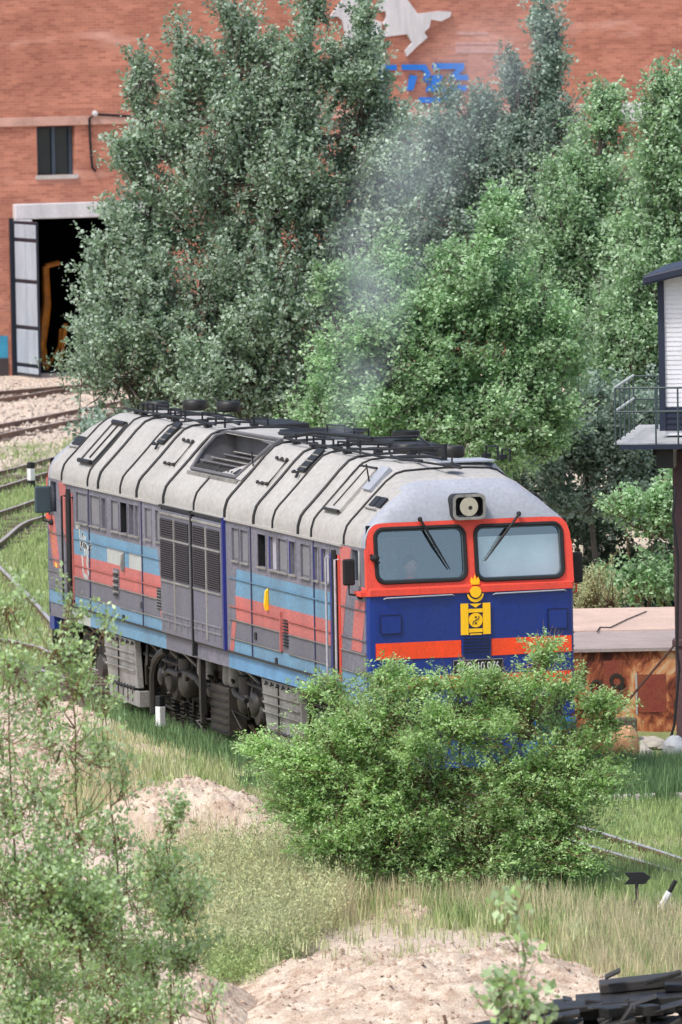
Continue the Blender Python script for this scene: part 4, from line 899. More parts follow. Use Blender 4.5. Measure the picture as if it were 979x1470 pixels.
# ---- underframe
b = MB(); b.slab(-8.4, 8.4, -1.1, 1.1, .95, 1.17, c_under); b.slab(-8.3, 8.3, -1.28, -1.1, 1.1, 1.19, c_under); b.slab(-8.3, 8.3, 1.1, 1.28, 1.1, 1.19, c_under); b.build('underframe', LO)
def wheelset(x, bog):
    for s in (-1, 1):
        b = MB(); b.lathe((x, s*.70, .525), [(.1, -.0), (.49, .0), (.525, .02), (.5, .05), (.525, .12), (.44, .13), (.42, .09), (.18, .06), (.15, .14), (.1, .15)] if True else [], (0, s, 0), c_under3, 28); b.build('wheel', bog, smooth=True)
        b = MB(); b.lathe((x, s*1.02, .53), [(.05, 0), (.2, .0), (.22, .04), (.2, .14), (.17, .2), (.05, .22)], (0, s, 0), c_under2, 18); b.box((x, s*1.08, .78), (.34, .22, .2), c_under3)
        b.box((x-.38, s*1.08, .5), (.26, .18, .14), c_under3); b.box((x+.38, s*1.08, .5), (.26, .18, .14), c_under3); b.build('axle_box', bog, smooth=False, bevel=.01)
        for dx in (-.42, .42):
            b = MB(); P = []
            for k in range(60): a = k*2*math.pi/9; P.append((x+dx+.085*math.cos(a), s*1.08+.085*math.sin(a), .57+k*.0055))
            b.tube(P, .018, c_under2, 5); b.build('coil_spring', bog)
def bogie(cx):
    bg = bpy.data.objects.new('bogie', None); COL.objects.link(bg); bg.parent = LO
    b = MB()
    for s in (-1, 1): b.prism([(cx-2.9, s*1.0, .86), (cx-2.9, s*1.0, 1.02), (cx+2.9, s*1.0, 1.02), (cx+2.9, s*1.0, .86), (cx+2.6, s*1.0, .8), (cx-2.6, s*1.0, .8)], (0, s*.16, 0), c_under3)
    b.slab(cx-2.95, cx-2.75, -1, 1, .8, 1.0, c_under3); b.slab(cx+2.75, cx+2.95, -1, 1, .8, 1.0, c_under3); b.slab(cx-1.2, cx-.9, -1, 1, .75, 1.0, c_under3); b.slab(cx+.9, cx+1.2, -1, 1, .75, 1.0, c_under3)
    b.build('bogie_frame', bg, bevel=.015)
    for dx in (-2.1, 0, 2.1): wheelset(cx+dx, bg)
    for s in (-1, 1):
        for dx in (-1.05, 1.05, -2.7, 2.7):
            b = MB(); b.lathe((cx+dx, s*1.18, .72), [(.1, 0), (.13, .02), (.13, .3), (.1, .32)], (0, s*.3, 0) if False else (1, 0, 0) if abs(dx) < 2 else (0, 0, 1), c_under2, 14); b.build('brake_cylinder', bg, smooth=True)
        b = MB()
        for dx in (-2.6, -1.5, -.6, .6, 1.5, 2.6): b.box((cx+dx, s*.78, .42), (.09, .12, .42), c_under3, M=Matrix.Rotation(R(10 if dx > 0 else -10), 3, 'Y'))
        b.tube([(cx-2.7, s*.95, .25), (cx+2.7, s*.95, .25)], .025, c_under3, 6); b.tube([(cx-2.8, s*1.22, .95), (cx-1, s*1.24, .9), (cx+1, s*1.24, .93), (cx+2.8, s*1.22, .9)], .03, c_under2, 6)
        for dx in (-2.3, -1.7, -.3, .3, 1.7, 2.3): b.tube([(cx+dx, s*1.2, 1.0), (cx+dx+.06, s*1.26, .8), (cx+dx+.02, s*1.18, .5)], .022, c_under2, 5)
        b.build('brake_rigging', bg)
bogie(4.3); bogie(-4.3)
for s in (-1, 1):
    for x0, x1 in ((-5.5, -3.72), (3.05, 4.95)):
        b = MB(); b.prism([(x0, s*1.3, 1.13), (x1, s*1.3, 1.13), (x1, s*1.26, .4), (x0+.12, s*1.26, .4)], (0, s*.1, 0), c_box)
        bb = b.build('battery_box', LO, bevel=.01)
        b = MB()
        for z in (.9, .77, .64): b.prism([(x0+.08, s*1.395, z), (x1-.04, s*1.395, z), (x1-.04, s*1.41, z+.02), (x0+.08, s*1.41, z+.02)], (0, 0, .025), c_box)
        for k in range(6): b.tube([(x0+.25+k*.28, s*1.40, 1.1), (x0+.28+k*.28, s*1.43, 1.06), (x0+.33+k*.28, s*1.40, 1.08)], .014, c_seam, 5)
        b.slab(x0+.85, x0+.865, s*1.39, s*1.412, .42, 1.1, c_under3)
        for k in range(9): b.sphere((x0+.15+k*.18, s*1.36, .39), .04, c_seam, 6, 4)
        b.build('box_rib', bb)
        b = MB(); b.prism([(x0+.1, s*1.2, .36), (x1+.1, s*1.2, .36), (x1+.1, s*1.2, .12), (x0+.2, s*1.2, .16)], (0, s*.16, 0), c_box)
        for k in range(5): b.slab(x0+.4+k*.27, x0+.43+k*.27, s*1.36, s*1.372, .18, .36, c_under3)
        b.build('step_tray', LO, bevel=.008)
    # centre equipment: fuel tank, reservoirs, compressor barrels, hoses
    for x, r_, h_ in ((-2.75, .15, .5), (-2.2, .2, .55), (-1.45, .21, .55), (1.55, .2, .5), (2.15, .19, .5), (-.35, .12, .4)):
        b = MB(); b.lathe((x, s*.95, .66), [(.05, 0), (r_*.9, .0), (r_, .05), (r_, h_*.55), (r_*.85, h_*.65), (r_*.5, h_*.7), (.03, h_*.72)], (0, s, 0), c_under2, 18)
        b.lathe((x, s*.9, .66), [(r_*1.15, 0), (r_*1.15, .12)], (0, s, 0), c_under3, 16)
        b.build('drive_housing', LO, smooth=True)
    b = MB()
    for x in (-.72, -.42, .62, .92): b.lathe((x, s*1.15, .97), [(.03, -.16), (.1, -.15), (.12, -.1), (.12, .1), (.1, .15), (.03, .16)], (.2, 0, 1), c_box, 14)
    b.build('air_reservoir', LO, smooth=True)
    b = MB()
    b.slab(.05, 1.0, s*1.02, s*1.3, .1, .8, c_under)
    for k in range(6): b.slab(.08, .97, s*1.3, s*1.325, .15+k*.11, .175+k*.11, c_under3)
    b.build('sand_box', LO, bevel=.02)
    b = MB(); b.slab(-1.6, 1.5, s*.3, s*.9, .3, .95, c_under); b.build('fuel_tank', LO, bevel=.05)
    b = MB(); b.slab(-.06, .04, s*(1.36), s*(1.44), .35, 1.17, c_under3); b.slab(-.2, -.12, s*1.33, s*1.39, .2, 1.17, c_under); b.build('hanger_bar', LO)
    for P, r_ in (([(-1.97, s*1.4, 1.12), (-2.2, s*1.42, 1.05), (-2.5, s*1.42, .9), (-2.62, s*1.42, .7), (-2.62, s*1.42, .12)], .065), ([(-1.2, s*1.3, .75), (-1.0, s*1.35, .85), (-.7, s*1.3, .8), (-.35, s*1.3, .68)], .04), ([(1.3, s*1.3, .8), (1.7, s*1.4, .78), (2.2, s*1.38, .72)], .04), ([(-2.4, s*1.3, .7), (-1.9, s*1.38, .82), (-1.4, s*1.35, .8)], .04), ([(-3.3, s*1.3, 1.1), (-3.2, s*1.36, .8), (-3.4, s*1.3, .5)], .03)):
        b = MB(); b.tube(P, r_, c_under3, 8); b.build('hose', LO, smooth=True)
    for x, w_ in ((-3.2, .04), (-2.2, .1), (-1.35, .07), (1.5, .07), (2.0, .07), (-6.2, .07), (-6.7, .05), (2.7, .05), (5.6, .07), (6.3, .06)):
        b = MB(); b.prism([(x-w_, s*1.35, 1.165), (x+w_, s*1.35, 1.165), (x+w_+.12, s*1.15, .93), (x-w_+.12, s*1.15, .93)], (0, -s*.03, 0), c_box); b.build('bracket', LO)
    # clutter of pipes in the shadow
    b = MB()
    for k in range(34):
        x = random.uniform(-3.4, 3.1); z = random.uniform(.15, .9); b.tube([(x, s*random.uniform(.9, 1.25), z), (x+random.uniform(-.2, .2), s*1.25, z+random.uniform(-.1, .2)), (x+random.uniform(-.3, .3), s*random.uniform(1., 1.2), z-random.uniform(.05, .3))], random.choice((.015, .02, .03)), random.choice((c_under3, c_under, c_under2)), 5)
    for x in (-2.0, -1.5, -1.1, -2.5):
        for k in range(7): b.box((x, s*1.1, .02+k*.055), (.2, .12, .02), c_under3)
    b.build('pipework', LO)
    b = MB(); b.slab(-8.15, -7.6, s*1.2, s*1.35, .25, 1.1, c_under); b.slab(7.5, 8.2, s*1.2, s*1.35, .3, 1.1, c_under)
    b.build('cab_step', LO, bevel=.02)

# ---- driver
def person():
    skin = mat('skin', lin((196, 150, 125)), .6); cloth = mat('orange_red_jacket', lin((214, 84, 66)), .8); hair = mat('dark_hair', (.02, .016, .014), .7)
    root = thing('person', 'person in a reddish jacket seated behind the left windscreen of the cab', 'person', (7.8, -.66, 2.24))
    V = [(0, 0, .0), (0, 0, .25), (.03, 0, .48), (.06, 0, .6), (.08, 0, .72), (.03, -.2, .5), (.12, -.3, .25), (.34, -.24, .22), (.42, -.22, .23), (.03, .2, .5), (.12, .3, .25), (.34, .24, .22), (.42, .22, .23), (.35, -.1, 0), (.38, -.1, -.42), (.35, .1, 0), (.38, .1, -.42)]
    E_ = [(0, 1), (1, 2), (2, 3), (3, 4), (2, 5), (5, 6), (6, 7), (7, 8), (2, 9), (9, 10), (10, 11), (11, 12), (0, 13), (13, 14), (0, 15), (15, 16)]
    rad = [.15, .14, .15, .055, .06, .075, .055, .04, .03, .075, .055, .04, .03, .085, .06, .085, .06]
    me = bpy.data.meshes.new('body'); me.from_pydata(V, E_, []); o = bpy.data.objects.new('body', me); COL.objects.link(o); o.parent = root
    sk = o.modifiers.new('skin', 'SKIN')
    for i, r_ in enumerate(rad): me.skin_vertices[0].data[i].radius = (r_, r_) if False else (r_, r_)
    me.skin_vertices[0].data[0].use_root = True
    sb = o.modifiers.new('sub', 'SUBSURF'); sb.levels = 2; sb.render_levels = 2; me.materials.append(cloth)
    b = MB(); b.sphere((.09, 0, .78), .105, skin, 16, 12, (1, .86, 1.18)); b.sphere((.195, 0, .77), .018, skin, 8, 6, (1, .8, 1.4))
    for s in (-1, 1): b.sphere((.175, s*.035, .80), .012, hair, 6, 4); b.sphere((.08, s*.092, .77), .022, skin, 6, 5, (1, .5, 1.4))
    b.slab(.175, .186, -.025, .025, .715, .72, hair)
    for s in (-1, 1):
        b.box((.46, s*.22, .23), (.09, .08, .03), skin)
        for k in range(4): b.tube([(.50, s*.22+(k-1.5)*.02, .235), (.535+.005*(1.5-abs(k-1.5)), s*.22+(k-1.5)*.02, .225), (.55, s*.22+(k-1.5)*.02, .2)], .009, skin, 6)
        b.tube([(.45, s*.18, .235), (.48, s*.16, .22), (.5, s*.155, .2)], .01, skin, 6)
    h = b.build('head_and_hands', root, smooth=True)
    b = MB(); b.sphere((.06, 0, .83), .112, hair, 16, 10, (1, .92, .95)); hh = b.build('hair', root, smooth=True)
    b = MB(); b.slab(-.3, .25, -.25, .25, -.12, -.03, c_rub); b.slab(-.34, -.24, -.24, .24, -.1, .55, c_rub); b.cyl((-.05, 0, -.55), (-.05, 0, -.1), .05, c_under3)
    s_ = b.build('driver_seat', LO, bevel=.03); s_.location = (7.8, -.66, 2.24)
    return root
person()

# ============================================================ SMALL THINGS AND VEGETATION
M_bark = mat('grey_brown_bark', (.12, .1, .085), .9, 0, .4, 6)
M_stem = mat('red_brown_twig', lin((120, 96, 70)), .8)
L_pop = leafmat('poplar_leaf', (.25, .36, .22), (.45, .56, .45), .45, .5, .35, .5)
L_dark = leafmat('shaded_poplar_leaf', (.21, .31, .22), (.38, .48, .41), .45, .5, .3, .45)  # duller copy of the poplar leaf, shade put into its colour
L_green = leafmat('fresh_maple_leaf', (.28, .47, .21), (.44, .62, .38), .48, .5, .35, .5)
L_right = leafmat('green_poplar_leaf', (.29, .46, .23), (.46, .62, .42), .48, .5, .35, .5)
L_acacia = leafmat('bright_pea_shrub_leaf', (.34, .55, .17), (.45, .63, .3), .48, .5, .35, .6)
L_sap = leafmat('sapling_leaf', (.36, .52, .2), (.46, .6, .34), .42, .4, .5, .45)
L_weed = leafmat('olive_weed', (.5, .53, .28), (.52, .55, .32), .35, .7, .2, .4)
L_grass = leafmat('green_grass', (.34, .44, .18), (.36, .46, .2), .35, .7, .2, .45)
L_dgrass = leafmat('deep_green_grass', (.16, .27, .12), (.18, .29, .13), .35, .7, .2, .45)
L_straw = leafmat('straw_grass', (.6, .53, .34), (.6, .53, .34), .3, .7, .2, .4)

tree('poplar_tree', 'largest silvery poplar, rising behind the tail of the locomotive', 'tree', 330, 138,
     [(175, 540, 80, 48), (195, 460, 72, 60), (175, 375, 48, 60), (215, 290, 52, 70), (222, 205, 42, 45), (207, 110, 10, 55, 0, 1.6), (262, 150, 28, 45), (300, 430, 110, 120), (310, 260, 90, 110), (325, 120, 48, 75), (345, 55, 22, 40), (400, 130, 50, 60), (440, 85, 45, 70), (500, 115, 35, 55), (455, 15, 16, 30, 0, 1.6), (520, 60, 14, 30, 0, 1.5), (272, 75, 14, 30, 0, 1.6), (450, 250, 110, 120), (400, 480, 110, 120), (520, 175, 45, 60), (545, 235, 48, 60), (556, 150, 22, 50), (330, 560, 120, 70), (450, 590, 90, 60), (540, 330, 50, 90), (470, 400, 90, 120)], L_pop, M_bark, 3900, 54, .95, .17, .078, upw=.6, tr=.3, lup=.4, limb=.55)
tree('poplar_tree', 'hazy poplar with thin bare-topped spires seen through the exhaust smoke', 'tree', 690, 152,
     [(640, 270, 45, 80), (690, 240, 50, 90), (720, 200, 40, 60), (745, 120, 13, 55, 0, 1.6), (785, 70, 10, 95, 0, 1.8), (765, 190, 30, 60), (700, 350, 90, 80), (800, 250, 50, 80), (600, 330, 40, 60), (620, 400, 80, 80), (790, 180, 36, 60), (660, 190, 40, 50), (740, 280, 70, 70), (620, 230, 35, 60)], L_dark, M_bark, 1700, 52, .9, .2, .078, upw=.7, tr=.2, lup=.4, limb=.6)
tree('poplar_tree', 'green poplar with a pointed top left of the white canopy', 'tree', 850, 143,
     [(866, 150, 12, 55, 0, 1.8), (850, 250, 48, 70), (835, 340, 70, 90), (800, 430, 80, 90), (870, 440, 80, 100), (850, 530, 100, 80), (780, 330, 40, 70), (905, 330, 50, 90)], L_right, M_bark, 1900, 52, .8, .2, .072, upw=.6, tr=.2, lup=.45, limb=.6)
tree('poplar_tree', 'poplar cut by the right edge above the watch cabin', 'tree', 985, 136,
     [(965, 150, 40, 70), (950, 240, 50, 80), (1000, 260, 60, 120), (940, 350, 60, 80), (930, 450, 60, 80), (990, 420, 70, 120), (900, 520, 60, 70), (960, 560, 80, 70)], L_right, M_bark, 1600, 52, .8, .2, .072, upw=.6, tr=.22, lup=.45)
tree('maple_tree', 'light green bushy tree directly behind the locomotive cab roof', 'tree', 640, 128,
     [(480, 600, 45, 50), (490, 520, 45, 60), (480, 430, 18, 45, 0, 1.2), (540, 470, 45, 70), (560, 570, 80, 80), (640, 500, 90, 90), (610, 420, 60, 60), (680, 410, 60, 70), (700, 330, 28, 50, 0, 1.2), (740, 480, 75, 75), (770, 560, 60, 70), (680, 590, 110, 70), (790, 480, 45, 45), (760, 620, 60, 55), (545, 380, 16, 40, 0, 1.2)], L_green, M_bark, 2600, 52, .65, .19, .07, upw=.42, tr=.14, lup=.6, trunks=3)
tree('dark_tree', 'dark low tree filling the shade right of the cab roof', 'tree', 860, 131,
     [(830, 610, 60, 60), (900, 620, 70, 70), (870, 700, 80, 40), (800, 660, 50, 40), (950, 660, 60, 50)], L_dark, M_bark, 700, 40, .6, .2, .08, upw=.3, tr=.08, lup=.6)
tree('thicket', 'undergrowth coloured shade-dark between the cab mirror and the dark low tree', 'shrub', 840, 134,
     [(830, 740, 110, 60), (880, 820, 120, 50), (960, 780, 80, 80), (700, 700, 200, 60), (860, 880, 120, 30)], leafmat('shade_dark_leaf', (.05, .085, .05), (.08, .12, .08), .3), M_bark, 700, 34, .5, .22, .1, upw=.3, tr=.06, trunks=3, hollow=.2)  # very dark leaf colours paint the shade of this gap
tree('shrub', 'light green shrub left of the brown cabin column', 'shrub', 930, 123, [(930, 750, 48, 50), (895, 715, 25, 25), (950, 820, 50, 55), (905, 830, 40, 45), (960, 700, 30, 40)], L_green, M_stem, 330, 32, .45, .15, .075, upw=.5, tr=.04, trunks=4, lup=.5)
tree('shrub', 'pale feathery shrub right of the cab above the platform', 'shrub', 848, 121, [(850, 850, 26, 35), (835, 870, 20, 20), (880, 860, 25, 22)], L_weed, M_stem, 130, 32, .5, .1, .06, upw=.8, tr=.02, trunks=3, lup=.3, aspect=.3)
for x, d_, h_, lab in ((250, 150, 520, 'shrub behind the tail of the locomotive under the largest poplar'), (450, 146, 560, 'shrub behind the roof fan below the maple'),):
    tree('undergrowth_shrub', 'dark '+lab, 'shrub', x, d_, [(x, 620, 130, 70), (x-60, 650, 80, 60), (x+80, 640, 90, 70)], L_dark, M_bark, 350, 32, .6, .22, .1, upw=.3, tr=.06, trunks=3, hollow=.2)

# foreground bush
tree('pea_shrub', 'big bright green bush hiding the front wheels and buffers of the locomotive', 'shrub', 640, 93,
     [(470, 1070, 85, 60), (415, 1085, 52, 35), (440, 1140, 60, 50), (480, 1210, 60, 50), (560, 1030, 90, 50), (660, 1020, 90, 45), (760, 1030, 80, 50), (500, 1130, 90, 60), (620, 1120, 120, 80), (750, 1120, 110, 80), (830, 1110, 50, 70), (560, 1210, 110, 55), (690, 1220, 140, 55), (800, 1200, 60, 60), (455, 985, 12, 14, 0, 1.5), (540, 975, 24, 14, 0, 1.5), (605, 982, 26, 12, 0, 1.5), (700, 978, 22, 12), (778, 950, 10, 18, 0, 2), (810, 985, 24, 14), (845, 1010, 26, 26, 0, 1.3), (870, 1035, 20, 12, 0, 1.5), (480, 990, 20, 14)], L_acacia, M_stem, 4200, 40, .62, .075, .048, upw=.3, clump=26, clr=.5, tr=.035, trunks=10, lup=.8, aspect=.5, hollow=.35, sag=.3, twig=.006)

# left saplings and centre sapling
def saps(label, x, depth, lobes, n, **k):
    kw = dict(per=16, L=.38, rad=.07, size=.052, upw=.62, tr=.022, clump=4, clr=.35, aspect=.6, hollow=.1, lup=.2, twig=.005, sag=0); kw.update(k)
    return tree('poplar_sapling', label, 'sapling', x, depth, lobes, L_sap, M_stem, n, group=None, **kw)
saps('tallest thin poplar sapling, its tip in front of the locomotive tail', 105, 72, [(100, 860, 14, 40), (80, 930, 45, 40), (115, 980, 20, 45), (60, 1000, 50, 50), (90, 1070, 55, 60), (50, 1130, 50, 50), (100, 1190, 50, 60), (90, 1300, 60, 60), (60, 1400, 60, 60), (150, 900, 18, 16)], 420, per=14)
saps('sapling at the left edge of the picture', 12, 70, [(10, 870, 22, 40), (15, 960, 25, 50), (0, 1060, 40, 60), (15, 1160, 40, 50), (0, 1260, 50, 60), (20, 1370, 50, 60)], 380, per=14)
saps('sapling leaning right of the tallest sapling', 175, 73, [(150, 1010, 12, 25), (140, 1080, 25, 40), (175, 1130, 14, 30), (170, 1200, 30, 40), (180, 1280, 50, 50), (150, 1360, 50, 50)], 200, per=14)
saps('leafy low sapling in the dense clump at lower left', 230, 74, [(245, 1180, 10, 25), (225, 1250, 35, 45), (260, 1300, 40, 45), (215, 1370, 70, 42), (265, 1370, 35, 30), (150, 1400, 90, 40)], 480, per=15)
saps('sapling in the lower left corner', 60, 70, [(70, 1260, 50, 60), (110, 1330, 60, 60), (40, 1440, 60, 50), (170, 1450, 60, 30)], 650, per=16)
saps('drooping sapling over the sand at the bottom left', 300, 70, [(250, 1450, 40, 25), (300, 1440, 25, 20), (200, 1480, 60, 25)], 70, per=12)
saps('slim young poplar with large leaves in the bottom centre', 745, 60, [(742, 1285, 8, 20), (735, 1310, 30, 12), (750, 1350, 14, 18), (742, 1400, 30, 28), (735, 1440, 45, 28), (760, 1460, 40, 28), (720, 1420, 14, 14)], 60, per=6, L=.26, rad=.09, size=.085, aspect=.7, tr=.012, clump=0)

# grasses and weeds
def stuff(name, label, cat, parts, m):
    Q = np.concatenate([p[0] for p in parts]); r_ = np.concatenate([p[1] for p in parts]); o = quadmesh(name, Q, m, r_); return tag(o, label, cat, kind='stuff')
def gp(XY): return np.array([gnd(x, y, GZ) for x, y in XY])
def patch(poly, n, h, w, lean=.35, clump=None, z=0):
    XY = poly_px(poly, n if not clump else clump*3)
    if clump: XY = clumpy(XY, clump, n, 9, 4)
    P = gp(XY); P[:, 2] += z-.02; return grass('', P, h, w, None, lean)
lawnL = [(-120, 690), (85, 690), (110, 960), (60, 990), (-120, 980)]
stuff('grass', 'short green grass on the yard left of the locomotive tail', 'grass', [patch(lawnL, 26000, .13, .02, clump=1500), patch([(90, 640), (170, 590), (100, 690), (0, 680)], 1800, .15, .02, clump=120), patch([(-50, 640), (60, 640), (60, 665), (-50, 665)], 1200, .12, .02, clump=90)], L_grass)
stuff('grass', 'olive grass tufts on the dirt below the locomotive', 'grass', [patch([(120, 1040), (420, 1120), (460, 1160), (380, 1170), (250, 1115), (130, 1100)], 6000, .17, .014, clump=420)], L_weed)
stuff('grass', 'green grass fringe along the shaded foot of the locomotive', 'grass', [patch([(130, 1000), (250, 1045), (420, 1085), (410, 1120), (250, 1080), (150, 1035)], 6000, .26, .016, clump=330), patch([(340, 1070), (480, 1110), (480, 1170), (340, 1130)], 6000, .3, .018, clump=300)], L_dgrass)
stuff('grass', 'lawn between the rails and the rusty platform at right', 'grass', [patch([(800, 1130), (1100, 1130), (1100, 1290), (800, 1300), (780, 1200)], 24000, .14, .016, clump=1500), patch([(100, 1090), (400, 1100), (420, 1200), (100, 1180)], 6000, .2, .018, clump=350), patch([(480, 1240), (980, 1260), (1080, 1440), (860, 1440), (780, 1350), (480, 1310)], 26000, .3, .014, clump=1500)], L_grass)
stuff('grass', 'tall deep green grass in front of the rusty platform wall', 'grass', [patch([(820, 1112), (1080, 1112), (1080, 1152), (880, 1152), (830, 1130)], 12000, .34, .016, .3, clump=500)], L_dgrass)
stuff('dry_grass', 'tall straw coloured grass in the right foreground', 'grass', [patch([(480, 1275), (700, 1300), (860, 1320), (1080, 1345), (1080, 1440), (850, 1440), (790, 1345), (600, 1318), (480, 1318)], 11000, .40, .011, .3, clump=900), patch([(430, 1270), (520, 1290), (500, 1330), (440, 1310)], 1500, .45, .012, .3, clump=60)], L_straw)
stuff('dry_grass', 'dry yellow grass left of the upper sand heap', 'grass', [patch([(90, 1120), (220, 1110), (180, 1180), (80, 1200)], 1500, .3, .012, .3, clump=220)], L_straw)
# feathery weeds: fine upright shoots
def feathery(poly, nst, h, name, label, m, leaf=.03, per=26):
    XY = poly_px(poly, nst); P = gp(XY); N = nst; H = h*rng.uniform(.6, 1.2, (N, 1)); d = unit(rng.normal(size=(N, 3))*[.35, .35, 0]+[0, 0, 1])
    t = rng.uniform(.05, 1, (N, per)); Q = P[:, None]+d[:, None]*(t*H)[..., None]+rng.normal(size=(N, per, 3))*(.07*(1.1-t))[..., None]
    D = d[:, None]*1.2+rng.normal(size=(N, per, 3))*.5
    q = leaf_quads(Q.reshape(-1, 3), D.reshape(-1, 3), leaf, .3, .1); return tag(quadmesh(name, q, m, np.repeat(rng.uniform(0, 1, N), per)), label, 'weeds', kind='stuff')
feathery([(230, 1270), (400, 1235), (500, 1290), (480, 1335), (400, 1400), (330, 1410), (250, 1350), (200, 1300)], 3600, .62, 'weeds', 'feathery olive weeds on the slope below the upper sand heap', L_weed, .05, 26)
stuff('dry_grass', 'thin pale stalks standing among the feathery weeds of the slope', 'grass', [patch([(190, 1230), (430, 1200), (520, 1290), (480, 1340), (400, 1400), (330, 1405), (250, 1350)], 3600, .6, .008, .3, clump=300)], L_straw)
stuff('grass', 'sparse weed tufts on and around the lower sand heap', 'grass', [patch([(420, 1310), (860, 1320), (860, 1360), (420, 1345)], 2200, .16, .014, clump=90, z=.06), patch([(380, 1370), (860, 1370), (820, 1440), (340, 1440)], 700, .14, .014, clump=26, z=.4), patch([(170, 1130), (400, 1130), (420, 1200), (140, 1200)], 900, .14, .014, clump=36, z=.3)], L_weed)
feathery([(300, 1360), (420, 1330), (440, 1370), (380, 1420), (300, 1420)], 900, .4, 'weeds', 'darker green weeds at the foot of the slope', L_grass, .05, 24)

# sand heaps
M_sand = mat('pinkish_sand', lin((204, 190, 172)), .95, 0, .5, 3.0, lin((146, 122, 104)), bump=.8, bscale=14, spec=.1)
M_clod = mat('brown_clod', lin((176, 152, 132)), .95, 0, .4, 9)
def heap(label, cx, cy, depth_y, rx, rd, h, seed):
    c = gnd(cx, depth_y, GZ); r_ = np.random.default_rng(seed); n = 70; b = MB(); vs = []; ph = r_.uniform(0, 6, 12)
    u = np.linspace(-1, 1, n)
    for i, a in enumerate(u):
        for j, e in enumerate(u):
            ang = math.atan2(e, a); rr_ = math.hypot(a, e)/(1+.12*math.sin(3*ang+ph[0])+.08*math.sin(5*ang+ph[1])); k = max(0, 1-rr_**1.6)
            lump = .07*math.sin(7*a+ph[2])*math.sin(6*e+ph[3])+.05*math.sin(15*a+ph[4]+3*e)*math.sin(13*e+ph[5])+.04*r_.normal()
            p = c+RH*a*rx+FH*e*rd; vs.append((p[0]-c[0], p[1]-c[1], h*(k**.9)*(1+lump*1.2)+(lump*.15*min(1, 3*k))-.06*(k <= 0)-.03))
    fs_ = [(i*n+j, (i+1)*n+j, (i+1)*n+j+1, i*n+j+1) for i in range(n-1) for j in range(n-1)]
    b.add(vs, fs_, M_sand); o = b.build('sand_heap', None, smooth=False); o.location = tuple(c)
    me = o.data; me.polygons.foreach_set('use_smooth', [True]*len(me.polygons))
    sel = [vs[i] for i in r_.integers(0, len(vs), int(700*rx*rd/3)) if vs[i][2] > 0]; P_ = np.array(sel); k_n = len(P_)
    s2 = .011*r_.uniform(.4, 2.2, (k_n, 1, 1))**1.6; base = np.array([[1, 0, 0], [0, 1, 0], [-1, 0, 0], [0, -1, 0], [0, 0, .8]]); V_ = P_[:, None]+base[None]*s2+r_.normal(size=(k_n, 5, 3))*s2*.25
    T_ = np.concatenate([V_[:, list(f)] for f in [(0, 1, 4), (1, 2, 4), (2, 3, 4), (3, 0, 4)]]); cl = quadmesh('clods', T_, M_clod, np.tile(r_.uniform(0, 1, k_n), 4), o, 3); cl['kind'] = 'stuff'
    return tag(o, label, 'sand heap')
heap('upper pale sand heap left of the big bush', 270, 0, 1190, 1.55, 2.6, .62, 1)
heap('broad sand heap across the bottom centre of the picture', 620, 0, 1440, 2.5, 4.0, .55, 2)
heap('small brown hump of sand under the big bush', 590, 0, 1318, .55, 1.2, .22, 3)
heap('sand heap under the sapling branches at the bottom left', 240, 0, 1470, 1.1, 2.6, .5, 4)
heap('low sand bank at the left beside the tallest sapling', 40, 0, 1100, 1.4, 4, .25, 5)
# clods and stones on the heaps
for lab, x, y, r_ in (('dark stone on the crest of the upper sand heap', 268, 1123, .07), ('long clod on the left flank of the upper sand heap', 262, 1130, .06), ('grey clod halfway down the upper sand heap', 258, 1157, .07)):
    p = gnd(x, y, .35); b = MB(); b.sphere((0, 0, 0), r_, mat('grey_clod', lin((150, 130, 118)), .9), 8, 6, (1.6, 1.1, .7)); o = b.build('clod', None); o.location = tuple(p); tag(o, lab, 'clod')
def pebbles(name, label, poly, n, size, m, z=0):
    XY = poly_px(poly, n); P = gp(XY); P[:, 2] += z; s_ = size*rng.uniform(.4, 1.6, (n, 1, 1))**1.5
    base = np.array([[1, 0, 0], [0, 1, 0], [-1, 0, 0], [0, -1, 0], [0, 0, .7]]); V = (P[:, None]+base[None]*s_+rng.normal(size=(n, 5, 3))*s_*.25)
    F = [(0, 1, 4), (1, 2, 4), (2, 3, 4), (3, 0, 4)]; T = np.concatenate([V[:, list(f)] for f in F]); T = T[:, :, :]
    o = quadmesh(name, T, m, np.tile(rng.uniform(0, 1, n), 4), nper=3); return tag(o, label, 'gravel', kind='stuff')
pebbles('gravel', 'scattered pebbles and clods on the bare sandy ground', [(-60, 1000), (300, 1050), (480, 1180), (860, 1340), (860, 1470), (-60, 1470)], 9000, .022, mat('pebble_grey', lin((160, 140, 124)), .95, 0, .4, 9))
pebbles('gravel', 'dark ballast stones strewn between the rails of the yard', [(-60, 545), (200, 545), (120, 660), (-60, 700)], 6000, .05, mat('ballast_stone', lin((196, 182, 168)), .95, 0, .4, 9))
def rock(label, x, y, size, m, sc=(1.6, 1.1, .6), seed=0):
    p = gnd(x, y, GZ); b = MB(); b.sphere((0, 0, size*sc[2]*.55), size, m, 14, 10, sc); r_ = random.Random(seed)
    b.v = [(v[0]*(1+r_.uniform(-.1, .1)), v[1]*(1+r_.uniform(-.1, .1)), v[2]*(1+r_.uniform(-.12, .12))) for v in b.v]
    o = b.build('stone', None, smooth=True); o.location = tuple(p); return tag(o, label, 'stone')
M_stone = mat('pale_stone', lin((190, 182, 168)), .9, 0, .3, 6)
rock('flat pale stone in front of the tan barrel', 908, 1088, .24, M_stone, seed=1); rock('pale stone right of the tan barrel', 932, 1074, .26, M_stone, (1.5, 1.1, .4), seed=2)
